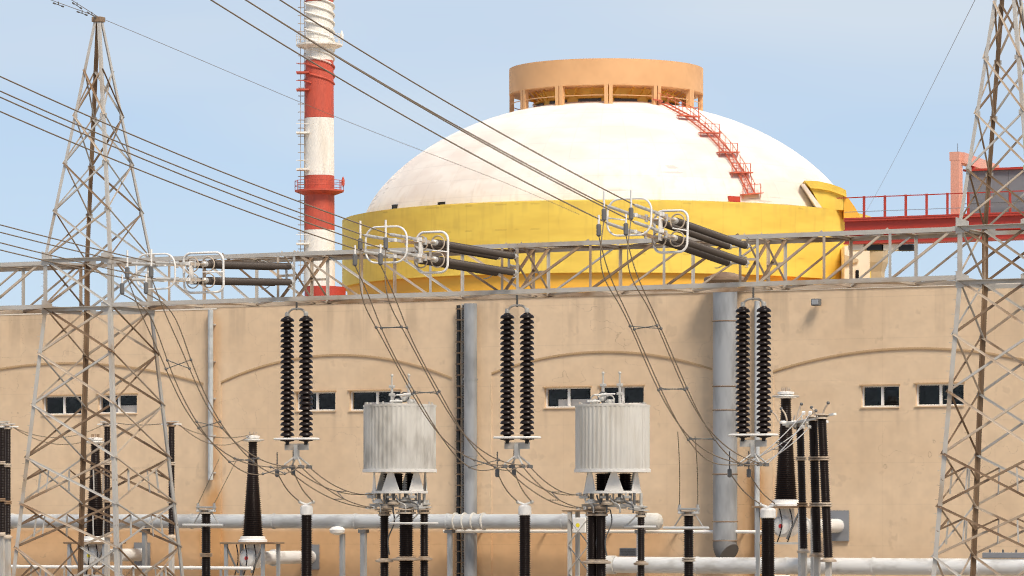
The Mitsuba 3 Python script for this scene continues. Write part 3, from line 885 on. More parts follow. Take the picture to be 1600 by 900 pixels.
def tower(label, s0, w, levels_py, wtop, wbase, refpx):
    """s0: along-position of the near left leg at beam height. levels_py: picture rows of the bracing nodes, first the peak."""
    t = thing('lattice_tower', label, 'lattice tower', 'lattice towers that carry the gantry beams')
    C = np.array([0, GD, 0]) + (s0 + w / 2) * U + (w / 2) * V
    Yr = (np.array([0, GD, 0]) + s0 * U)[1]
    zs = [H + (YH - y) / F * Yr for y in levels_py]
    zt, zbt, zbb = zs[0], zs[5], zs[6]
    z900 = H + (YH - 900) / F * Yr
    while zs[-1] > 1.6:
        zs.append(max(zs[-1] - 1.65 * (1 + 0.04 * len(zs)), 0.05) if zs[-1] > 3.2 else 0.05)

    def hw(z):
        if z > zbt:
            return (wtop + (w - wtop) * (zt - z) / (zt - zbt)) / 2
        if z > zbb:
            return w / 2
        return (w + (wbase - w) * (zbb - z) / (zbb - z900)) / 2

    def corner(i, z):
        a, b = ((-1, -1), (1, -1), (1, 1), (-1, 1))[i]
        return C + a * hw(z) * U + b * hw(z) * V + z * Z

    brk = [zt, zbt, zbb, 0.0]
    for i in range(4):
        a, b = ((-1, -1), (1, -1), (1, 1), (-1, 1))[i]
        mm = []
        for z0, z1 in zip(brk[:-1], brk[1:]):
            sz_ = 0.10 if z0 == zt else 0.13
            mm.append(angle(corner(i, z0), corner(i, z1), sz_, 0.02, -a * U, -b * V))
        part(t, 'leg', cat(mm), 'm_brown_steel' if i == 3 else 'm_galvanised')
    for k in range(len(zs) - 1):
        z0, z1 = zs[k], zs[k + 1]
        for f in range(4):
            i, j = f, (f + 1) % 4
            nrm_ = (-V, U, V, -U)[f]
            if k == 0:
                # slim peak: single struts
                continue
            A0, A1, B0, B1 = corner(i, z0), corner(i, z1), corner(j, z0), corner(j, z1)
            size = 0.052 if k < 5 else 0.064
            fd = norm(B0 - A0)
            for q, (p0, p1) in enumerate(((A0, B1), (B0, A1))):
                o = nrm_ * (0.004 if q == 0 else -0.022)
                sg = 1 if q == 0 else -1
                e1 = fd * sg + Z
                mt = random.choice(('m_galvanised', 'm_cream_steel', 'm_cream_steel', 'm_brown_steel'))
                part(t, 'brace', angle(p0 + o, p1 + o, size, 0.012, e1 * (1 if q == 0 else 1), nrm_ * (1 if q == 0 else -1)), mt)
            if k in (5, 6):
                part(t, 'girt', angle(A0 + nrm_ * 0.03, B0 + nrm_ * 0.03, 0.12, 0.014, -Z, nrm_), 'm_galvanised')
            if k in (9, 10) or k >= 11:
                # secondary members that halve the long panels
                m0, m1 = (A0 + A1) / 2, (B0 + B1) / 2
                ctr = (A0 + A1 + B0 + B1) / 4
                qa = (A0 + ctr) / 2
                qb = (B0 + ctr) / 2
                for a_, b_ in ((m0, qa), (m1, qb)):
                    part(t, 'redundant_brace', angle(a_ - nrm_ * 0.05, b_ - nrm_ * 0.05, 0.05, 0.01, Z, -nrm_), 'm_brown_steel')
                qa2, qb2 = (A1 + ctr) / 2, (B1 + ctr) / 2
                for a_, b_ in ((qa, qa2), (qb, qb2)):
                    part(t, 'redundant_brace', angle(a_ - nrm_ * 0.05, b_ - nrm_ * 0.05, 0.045, 0.01, fd, -nrm_), 'm_galvanised')
    gp = []
    for z in zs[2:-1]:
        for f in range(4):
            i, j = f, (f + 1) % 4
            n_ = (-V, U, V, -U)[f]
            A, B = corner(i, z), corner(j, z)
            d = norm(B - A)
            for P_, sg in ((A, 1), (B, -1)):
                gp.append(bar(P_ + d * sg * 0.02 + n_ * 0.012, P_ + d * sg * 0.15 + n_ * 0.012, 0.008, 0.13, Z))
                for q in ((0.05, 0.035), (0.05, -0.035), (0.11, 0.035), (0.11, -0.035)):
                    c = P_ + d * sg * q[0] + Z * q[1] + n_ * 0.016
                    gp.append(bar(c, c + n_ * 0.014, 0.024, 0.024))
    part(t, 'gusset_plates', cat(gp), 'm_galvanised', stuff=True)
    # step bolts on the near left leg, gussets at the beam, cap at the peak
    for zq in (zbt, zbb):
        for i in range(4):
            a, b = ((-1, -1), (1, -1), (1, 1), (-1, 1))[i]
            p = corner(i, zq)
            g = Polygon([(-0.05, -0.22), (0.34, -0.16), (0.34, 0.12), (-0.05, 0.25)])
            m = trimesh.creation.extrude_polygon(g, 0.012, engine='earcut')
            local(m, p + b * 0.012 * V + b * 0.02 * V, -a * U, Z, -b * V)
            part(t, 'gusset', m, 'm_galvanised')
    bolts = []
    for z in np.arange(3.0, zbt - 0.2, 0.4):
        p = corner(0, z) - 0.003 * U
        bolts.append(rod(p, p - 0.09 * U, 0.008, 5))
    part(t, 'step_bolts', cat(bolts), 'm_galvanised', stuff=True)
    part(t, 'cap', local(bx(-wtop / 2 - 0.05, wtop / 2 + 0.05, -wtop / 2 - 0.05, wtop / 2 + 0.05, -0.02, 0.14, 0.01), C + zt * Z), 'm_brown_steel')
    for i in range(4):
        p = corner(i, 0.0)
        part(t, 'footing', local(bx(-0.4, 0.4, -0.4, 0.4, -0.1, 0.3, 0.03), p), 'm_coping')
    return t, C + (zt + 0.14) * Z


O_ = np.array([0, GD, 0])
sL = sz(68, 470, GD)[0]
sR = sz(1496.5, 400, GD)[0]
WL, WR = 2.5, 2.2
tL, apexL = tower('tall bare lattice tower at the left with wires tied to its peak', sL, WL, [30, 107, 180, 255, 330, 405, 481, 553, 633, 716, 788, 856], 0.22, 3.95, 68)
tR, apexR = tower('lattice tower at the right edge cut off by the picture frame', sR, WR, [-100, 0, 90, 177, 265, 353, 438, 523, 613, 710, 792, 870], 0.22, 3.35, 1497)

z_bt = (sz(182, 404, GD)[1] + sz(1497, 353, GD)[1]) / 2
z_bb = (sz(182, 479, GD)[1] + sz(1497, 437, GD)[1]) / 2
BW = 2.2


def beam(label, stations, dirs, frames):
    t = thing('gantry_beam', label, 'gantry beam', 'box truss beams of the switchyard gantry')
    s0, s1 = stations[0], stations[-1]
    # gently sloped so that both ends meet their towers where they do in the picture
    zA = lambda s, top: (z_top(s) if top else z_bot(s))
    ch = 0.13
    for o, oy in ((0.0, 1), (-BW, -1)):
        for top in (1, 0):
            zf = zA
            p, q = fr(GD, s0, zA(s0, top), o), fr(GD, s1, zA(s1, top), o)
            part(t, 'chord', angle(p, q, ch, 0.016, -Z if top else Z, V * oy), 'm_galvanised' if o == 0 else 'm_cream_steel')
    for k, s in enumerate(stations):
        for o, sg in ((-0.02, 1), (-BW + 0.02, -1)):
            so = s if o > -1 else s - 0.0
            part(t, 'post', angle(fr(GD, so, zA(s, 0), o), fr(GD, so, zA(s, 1), o), 0.08, 0.012, U, V * sg), 'm_galvanised' if k % 2 == 0 else 'm_cream_steel')
        for top in (0, 1):
            z = zA(s, top) + (0.02 if not top else -0.02)
            part(t, 'cross_member', angle(fr(GD, s, z, -0.03), fr(GD, s, z, -BW + 0.03), 0.08, 0.012, U, Z if not top else -Z), 'm_cream_steel')
        if k in frames:
            part(t, 'frame_brace', angle(fr(GD, s + 0.05, zA(s, 0), -0.05), fr(GD, s + 0.05, zA(s, 1), -BW + 0.05), 0.07, 0.01, U, Z), 'm_brown_steel')
            part(t, 'frame_brace', angle(fr(GD, s + 0.13, zA(s, 1), -0.05), fr(GD, s + 0.13, zA(s, 0), -BW + 0.05), 0.07, 0.01, U, Z), 'm_cream_steel')
    for k in range(len(stations) - 1):
        a, b = stations[k], stations[k + 1]
        if b - a < 0.9:
            for o in (-0.03, -BW + 0.03):
                zc = (zA(a, 0) + zA(a, 1)) / 2
                part(t, 'frame_rail', angle(fr(GD, a, zc, o), fr(GD, b, zc, o), 0.07, 0.01, Z, V if o > -1 else -V), 'm_cream_steel')
            continue
        d = dirs(0.5 * (a + b))
        for o, mt in ((-0.035, random.choice(('m_cream_steel', 'm_brown_steel'))), (-BW + 0.035, random.choice(('m_cream_steel', 'm_galvanised')))):
            p, q = (fr(GD, a, zA(a, 1), o), fr(GD, b, zA(b, 0), o)) if d < 0 else (fr(GD, a, zA(a, 0), o), fr(GD, b, zA(b, 1), o))
            part(t, 'diagonal', angle(p, q, 0.068, 0.012, Z, V if o > -1 else -V), mt)
        for top in (0, 1):
            z0, z1 = zA(a, top) + (0.012 - 0.024 * top) * 3, zA(b, top) + (0.012 - 0.024 * top) * 3
            p, q = (fr(GD, a, z0, -0.03), fr(GD, b, z1, -BW + 0.03)) if (k + top) % 2 else (fr(GD, a, z0, -BW + 0.03), fr(GD, b, z1, -0.03))
            part(t, 'lateral', angle(p, q, 0.065, 0.01, U, Z if not top else -Z), random.choice(('m_cream_steel', 'm_brown_steel')))
    return t


zl_t, zl_b = sz(182, 404, GD)[1], sz(182, 479, GD)[1]
zr_t, zr_b = sz(1497, 354, GD)[1], sz(1497, 437, GD)[1]
sa, sb = sL + WL, sR
z_top = lambda s: zl_t + (zr_t - zl_t) * np.clip((s - sa) / (sb - sa), 0, 1)
z_bot = lambda s: zl_b + (zr_b - zl_b) * np.clip((s - sa) / (sb - sa), 0, 1)
gx = lambda px: sz(px, 430, GD)[0]
sts = [sa + 0.02] + [gx(x) for x in (262, 345, 432, 457, 563, 670, 782, 806, 920, 1035, 1154, 1181, 1285, 1388)] + [sb - 0.02]
mid_s = gx(795)
beam('long box truss beam between the two towers carrying three insulator sets', sts, lambda s: -1 if s < mid_s else 1, {3, 4, 7, 8, 11, 12})
beam('truss beam running off the left edge from the left tower', [sL - 0.02 - 2.2 * k for k in range(8)][::-1], lambda s: 1, {2})
beam('truss beam running off the right edge from the right tower', [sR + WR + 0.02 + 2.2 * k for k in range(8)], lambda s: -1, {2})

# ------------------------------------------------------------------ tension insulator sets with corona rings, line bundles, jumpers
def shed_profile(L, r0, r1, pitch, taper=0.0):
    n = max(int(L / pitch), 1)
    pr = [(r0 * 0.9, 0)]
    for k in range(n):
        z = (k + 0.5) * L / n
        f = 1 - taper * z / L
        pr += [(r0 * f, z - 0.30 * L / n), (r1 * f, z - 0.06 * L / n), (r1 * f, z + 0.02 * L / n), (r0 * f, z + 0.28 * L / n)]
    pr.append((r0 * 0.9 * (1 - taper), L))
    return pr


class TS: pass


def tension(word, start_px, end_px, L, ring2, rw=1.0):
    t = thing('tension_insulator', f'{word} set of dark horizontal insulator rods with white corona rings on the beam', 'insulator', 'tension insulator sets')
    A = hit(start_px[0], start_px[1], GD - 0.45)
    E = along(A, *end_px)
    d = norm(E - A)
    d = norm(np.array([-V[0], -V[1], (E - A)[2] / max(-(E - A) @ V, 0.1)]))
    n = norm(np.cross(U, d)) * 1.0
    if n[2] < 0:
        n = -n
    P = lambda l, a=0.0, b=0.0: A + d * l + U * a + n * b
    su, sn = 0.27, 0.24
    # links from the beam and yoke
    part(t, 'link', tube([P(-0.75, 0, 0.0), P(-0.35, 0, 0.0)], 0.03, 8), 'm_aluminium', True)
    for b in (-sn, sn):
        part(t, 'yoke_plate', bar(P(-0.22, -su - 0.06, b), P(-0.22, su + 0.06, b), 0.14, 0.025, n), 'm_aluminium')
    part(t, 'yoke_link', bar(P(-0.3, 0, -sn - 0.05), P(-0.3, 0, sn + 0.05), 0.1, 0.03, U), 'm_aluminium')
    for a in (-su, su):
        for b in (-sn, sn):
            part(t, 'insulator_rod', lathe(shed_profile(L, 0.075, 0.105, 0.055), 16, P(0, a, b), P(1, a, b)), 'm_rod', True)
            part(t, 'end_cap', lathe([(0.06, 0), (0.085, 0.02), (0.085, 0.16), (0.05, 0.2)], 12, P(L, a, b), P(L + 1, a, b)), 'm_aluminium', 30)
            part(t, 'end_cap', lathe([(0.06, 0), (0.085, 0.02), (0.085, 0.16), (0.05, 0.2)], 12, P(0, a, b), P(-1, a, b)), 'm_aluminium', 30)
            part(t, 'grading_ring', tube([P(L - 0.1, a + 0.21 * math.cos(x), b + 0.21 * math.sin(x)) for x in np.linspace(0, 2 * np.pi, 21)[:-1]], 0.02, 6, True), 'm_cream_steel', True)
            part(t, 'arcing_horn', tube(spline([P(0.05, a, b), P(0.12, a + np.sign(a) * 0.16, b + np.sign(b) * 0.14), P(0.4, a + np.sign(a) * 0.2, b + np.sign(b) * 0.2)], 8), 0.015, 6), 'm_aluminium', True)
    l0 = L + 0.28
    for b in (-sn, sn):
        part(t, 'yoke_plate', bar(P(l0, -su - 0.08, b), P(l0, su + 0.08, b), 0.2, 0.03, n), 'm_cream_steel')
    part(t, 'yoke_link', bar(P(l0 + 0.1, -0.02, -sn - 0.1), P(l0 + 0.1, -0.02, sn + 0.1), 0.22, 0.03, U), 'm_white_metal')
    part(t, 'corona_ring', racetrack(P(L - 0.28), U, n, rw, 1.16, 0.24, 0.036), 'm_white_metal', True)
    part(t, 'corona_ring', racetrack(P(L + ring2), U, n, 1.3, 1.0, 0.34, 0.028), 'm_white_metal', True)
    for a, b in ((-0.5, 0), (0.5, 0)):
        part(t, 'ring_arm', tube([P(L - 0.28, a * rw, b), P(l0, a * 0.6, b)], 0.02, 6), 'm_white_metal', True)
        part(t, 'ring_arm', tube([P(L + ring2, a * 1.35, b), P(L + ring2 - 0.5, a * 0.7, b)], 0.02, 6), 'm_white_metal', True)
    ends = []
    for a in (-0.4, 0.4):
        for b in (-0.23, 0.23):
            part(t, 'link_plate', bar(P(l0 + 0.1, a * 0.65, b), P(l0 + 0.85, a * 0.85, b), 0.05, 0.09, n), 'm_cream_steel')
            part(t, 'adjuster', bar(P(l0 + 0.8, a * 0.85, b), P(l0 + 1.5, a, b), 0.09, 0.07, n), 'm_aluminium')
            part(t, 'adjuster_pin', bar(P(l0 + 1.1, a - 0.12, b), P(l0 + 1.1, a + 0.12, b), 0.07, 0.1, n), 'm_white_metal')
            part(t, 'shackle', bar(P(l0 + 0.45, a * 0.75, b - 0.1), P(l0 + 0.45, a * 0.75, b + 0.1), 0.12, 0.05, U), 'm_aluminium')
            part(t, 'dead_end_clamp', lathe([(0.025, 0), (0.045, 0.05), (0.045, 1.2), (0.028, 1.32)], 10, P(l0 + 1.48, a, b), P(l0 + 4, a, b)), 'm_aluminium', 30)
            e = P(l0 + 2.78, a, b)
            k = l0 + 3.0 + (0.3 if b < 0 else 0.0)
            top = P(k, a, b + 0.02)
            part(t, 'jumper_lug', tube([top + Z * (0.36 if b > 0 else 0.12), top - Z * 0.2], 0.03, 8), 'm_white_metal', True)
            part(t, 'lug_clamp', lathe([(0.03, 0), (0.065, 0.03), (0.065, 0.3), (0.03, 0.34)], 10, top - Z * 0.12, top - Z * 1.4), 'm_dark_grey', 30)
            ends.append((e, top - Z * 0.44))
    o = TS()
    o.t, o.P, o.d, o.n, o.ends, o.l0, o.L = t, P, d, n, ends, l0, L
    return o


tsR = tension('right-hand', (1150, 397), (1035, 357), 4.9, 2.5)
tsM = tension('middle', (788, 413), (668, 393), 4.9, 2.5)
tsL = tension('left-hand', (440, 429), (318, 426), 4.9, 2.4, 1.35)


def bundle(ts, label, far_px, sag, off_u=0.40, off_n=0.24):
    t = thing('line_bundle', label, 'overhead line', 'four-wire overhead line bundles')
    c0 = sum(e for e, _ in ts.ends) / 4
    F1 = along(c0, *far_px)
    k = 0
    for (e, _), (a, b) in zip(ts.ends, ((-1, -1), (-1, 1), (1, -1), (1, 1))):
        L = -(F1 - c0) @ V
        dz = (F1 - c0)[2]
        s = np.linspace(0, 62, 40)
        blend = np.clip(s / 6, 0, 1)
        z = dz / L * s + sag * s * (s - L)
        pts = [e - V * x + Z * zz + U * (a * (off_u - 0.4)) * bl + Z * b * (off_n - 0.23) * bl for x, zz, bl in zip(s, z, blend)]
        part(t, 'wire', tube(pts, 0.0175, 6), 'm_conductor', True)
    # a spacer near the clamps
    return t


bundle(tsR, 'four-wire overhead line rising steeply across the dome to the right insulator set', (384, 0), 0.0016)
bundle(tsM, 'four-wire overhead line slanting from the left edge to the middle insulator set', (0, 147), 0.0016)
bundle(tsL, 'four-wire overhead line low at the left edge behind the left tower', (0, 371), 0.0016)

# hanging strings
disc_r = 0.215


def disc_mesh(p):
    m = lathe([(0.095, 0.088), (0.105, 0.075), (0.115, 0.055), (0.16, 0.04), (disc_r * 0.93, 0.0), (disc_r, -0.035), (disc_r * 0.98, -0.062), (disc_r * 0.85, -0.06), (0.15, -0.066), (0.105, -0.078), (0.095, -0.088)][::-1], 20)
    return m


DISC = mikit.ply(disc_mesh(0), 'm_porcelain', smooth=35)


def suspension(word, px, ytop, ydisc, ybot, n=24):
    t = thing('hanging_insulator', f'{word} pair of hanging black disc insulator strings under the beam', 'insulator', 'hanging insulator strings')
    D = GD + 1.0
    s = sz(px, 600, D)[0]
    z0, zd, zb = sz(px, ytop, D)[1], sz(px, ydisc, D)[1], sz(px, ybot, D)[1]
    P = lambda a, z, o=0.0: fr(D, s + a, z, o)
    part(t, 'hanger', tube([P(0, z_bot(s) + 0.02), P(0, zd + 0.2)], 0.03, 8), 'm_dark_grey', True)
    part(t, 'yoke', tube(spline([P(-0.33, zd + 0.02), P(-0.27, zd + 0.16), P(0, zd + 0.25), P(0.27, zd + 0.16), P(0.33, zd + 0.02)], 14), 0.035, 8), 'm_galvanised', True)
    pitch = (zd - zb) / n
    for sg in (-1, 1):
        part(t, 'string_core', rod(P(sg * 0.33, zd + 0.05), P(sg * 0.33, zb - 0.1), 0.06, 8), 'm_porcelain', True)
        part(t, 'socket', lathe([(0.05, 0), (0.07, 0.03), (0.07, 0.12), (0.04, 0.16)], 10, P(sg * 0.33, zd), P(sg * 0.33, zd + 1)), 'm_aluminium', 30)
        for k in range(n):
            c = P(sg * 0.33, zd - (k + 0.5) * pitch)
            key = f'{t}__disc' if f'{t}__disc' not in scene else None
            kk, i = f'{t}__disc', 1
            while kk in scene:
                kk = f'{t}__disc_{i:03d}'
                i += 1
            scene[kk] = {**DISC, 'to_world': mi.ScalarTransform4f().translate(c.tolist())}
    part(t, 'corona_ring', racetrack(P(0, zb + 0.08), U, V, 1.45, 0.6, 0.28, 0.035), 'm_white_metal', True)
    part(t, 'yoke_plate', bar(P(-0.42, zb - 0.16), P(0.42, zb - 0.16), 0.03, 0.2), 'm_galvanised')
    part(t, 'clevis', bar(P(0, zb - 0.1), P(0, zb - 0.55), 0.13, 0.13), 'm_aluminium')
    ends = []
    for a in (-0.3, 0.3):
        for o in (-0.25, 0.25):
            e = P(a, zb - 0.78, o)
            part(t, 'clamp_arm', tube([P(0, zb - 0.42), P(a, zb - 0.72, o)], 0.03, 6), 'm_aluminium', True)
            part(t, 'clamp', bar(e - V * 0.13, e + V * 0.13, 0.08, 0.1), 'm_dark_grey')
            ends.append(e)
    o = TS()
    o.t, o.ends, o.P, o.zb = t, ends, P, zb
    return o


shL = suspension('left', 463.5, 470, 495, 690)
shM = suspension('middle', 808, 466, 490, 688)
shR = suspension('right', 1177, 458, 480, 684)


def jumper(ts, sh, label, mids, spacers):
    t = thing('jumper_bundle', label, 'jumper cable', 'four-wire jumper loops under the beam')
    starts = [s for _, s in ts.ends]
    c0 = sum(starts) / 4
    c1 = sum(sh.ends) / 4
    M3 = []
    for px, py in mids:
        # in the upright plane through start and end of the loop
        dd = c1 - c0
        hdir = norm([dd[0], dd[1], 0])
        a_, b_ = (px - 800) / F, (YH - py) / F
        L = (a_ * c0[1] - c0[0]) / (hdir[0] - a_ * hdir[1])
        Y = c0[1] + L * hdir[1]
        M3.append(np.array([a_ * Y, Y, H + b_ * Y]))
    curves = []
    for i, ((a, b), st) in enumerate(zip(((-1, -1), (-1, 1), (1, -1), (1, 1)), starts)):
        e = sh.ends[{(-1, -1): 1, (-1, 1): 0, (1, -1): 3, (1, 1): 2}[(a, b)]]
        off = U * a * 0.40
        pts = [st]
        for j, m in enumerate(M3):
            f = j / (len(M3) - 1)
            # the four wires keep a square round the line of the loop
            pts.append(m + off + (Z * b * 0.16 * f + V * b * (-0.2)) )
        pts.append(e + V * (-0.1))
        c = spline(pts, 60)
        curves.append(c)
        part(t, 'wire', tube(c, 0.017, 6), 'm_conductor', True)
    for q in spacers:
        k = int(q * 59)
        for i, j in ((1, 2), (0, 3)):
            part(t, 'spacer', tube([curves[i][k], curves[j][k]], 0.014, 6), 'm_dark_grey', True)
        for i in range(4):
            part(t, 'spacer_clamp', trimesh.creation.icosphere(1, 0.045).apply_translation(curves[i][k]), 'm_dark_grey', True)
    return curves


jumper(tsR, shR, 'four dark jumper wires hanging from the right insulator set past the large duct', [(966, 420), (988, 469), (1034, 570), (1080, 662), (1126, 712)], (0.30, 0.50, 0.70))
jumper(tsM, shM, 'four dark jumper wires hanging from the middle insulator set in front of the left drum', [(590, 460), (611, 511), (660, 604), (708, 682), (762, 726)], (0.22, 0.45, 0.82))
jumper(tsL, shL, 'four dark jumper wires hanging from the left insulator set beside the left tower', [(245, 490), (270, 548), (308, 634), (352, 695), (412, 733)], (0.3, 0.52, 0.72, 0.9))

# ------------------------------------------------------------------ earth wires
def earth(label, pts, r=0.009, n=50):
    t = thing('earth_wire', label, 'wire')
    scene[t] = mikit.ply(tube(spline(pts, n), r, 5), 'm_conductor', smooth=True)
    return t


a2 = along(apexL, 470, 160)
a3 = along(apexL, 800, 290)
endp = along(apexL, 905, 335)
earth('thin earth wire sloping from the left tower peak past the stack', [apexL, along(apexL, 300, 88), a2, along(apexL, 640, 228), a3, endp], 0.009)
for (px, py), lab in (((80, 0), 'short earth wire with dampers leaving the left tower peak, lower of two'), ((112, 0), 'short earth wire with dampers leaving the left tower peak, upper of two')):
    p1 = along(apexL - (U * 0.05 if px == 80 else -U * 0.05), px, py)
    far = apexL + (p1 - apexL) * 7
    k = earth(lab, [apexL, p1, far], 0.011)
    damp = []
    for q in ((0.35, 0.85) if px == 80 else (0.25, 0.8)):
        c = apexL + (p1 - apexL) * q - Z * 0.07
        dd = norm(p1 - apexL)
        part(k, 'damper', cat([rod(c - dd * 0.25, c + dd * 0.25, 0.012, 6), rod(c - dd * 0.28, c - dd * 0.18, 0.028, 8), rod(c + dd * 0.18, c + dd * 0.28, 0.028, 8), rod(c, c + Z * 0.1, 0.02, 6)]), 'm_dark_grey')
earth('thin pale wire falling from the right tower peak toward the red bridge', [apexR, (apexR + at(1352, 333, 396)) / 2 - Z * 0.25, at(1352, 333, 396)], 0.010)

# ------------------------------------------------------------------ yard equipment
def steel_post(t, p, top, w=0.16):
    """A square hollow support column from the ground to height top under p."""
    part(t, 'support', local(bx(-w / 2, w / 2, -w / 2, w / 2, 0.0, top), np.array([p[0], p[1], 0])), 'm_galvanised')
    part(t, 'base_plate', local(bx(-w, w, -w, w, -0.05, 0.03), np.array([p[0], p[1], 0])), 'm_galvanised')


def post_insulator(label, p_top, units, r, lean=None, pedestal=1.1, group=None, name='post_insulator', pitch=0.06, capped=False, catg='insulator'):
    """units: lengths of porcelain from the top down."""
    t = thing(name, label, catg, group)
    d = -Z if lean is None else norm(lean)
    p = np.array(p_top, float)
    if capped:
        part(t, 'cap', lathe([(r * 0.9, -0.3), (r * 1.08, -0.28), (r * 1.08, -0.06), (r * 0.9, 0.0), (0.05, 0.03)], 20, p, p + Z), 'm_white_metal', 30)
        p = p + d * 0.3
    else:
        part(t, 'top_flange', lathe([(r * 1.3, -0.06), (r * 1.3, 0.0), (r * 0.8, 0.01), (r * 0.8, 0.05), (r * 1.5, 0.06), (r * 1.5, 0.09), (r * 0.5, 0.11)], 16, p, p - d), 'm_cream_steel', 30)
        part(t, 'flange_bolts', cat([rod(p + U * r * 1.1 * math.cos(x) + V * r * 1.1 * math.sin(x) - Z * 0.07, p + U * r * 1.1 * math.cos(x) + V * r * 1.1 * math.sin(x) + Z * 0.06, 0.014, 6) for x in np.linspace(0, 5.5, 6)]), 'm_dark_grey')
        p = p + d * 0.06
    for i, L in enumerate(units):
        part(t, 'porcelain', lathe(shed_profile(L, r * 0.82, r, pitch), 18, p, p + d), 'm_porcelain', True)
        p = p + d * L
        if i < len(units) - 1:
            part(t, 'flange', lathe([(r * 0.75, 0), (r * 1.3, 0.02), (r * 1.3, 0.055), (r * 0.9, 0.07), (r * 1.3, 0.085), (r * 1.3, 0.12), (r * 0.75, 0.14)], 16, p, p + d), 'm_cream_steel', 30)
            p = p + d * 0.14
    part(t, 'bottom_flange', lathe([(r * 0.75, 0), (r * 1.1, 0.04), (r * 1.6, 0.08), (r * 1.6, 0.14)], 16, p, p + d), 'm_cream_steel', 30)
    p = p + d * 0.14
    steel_post(t, p, p[2])
    return t


def m_at(D):
    return D / F


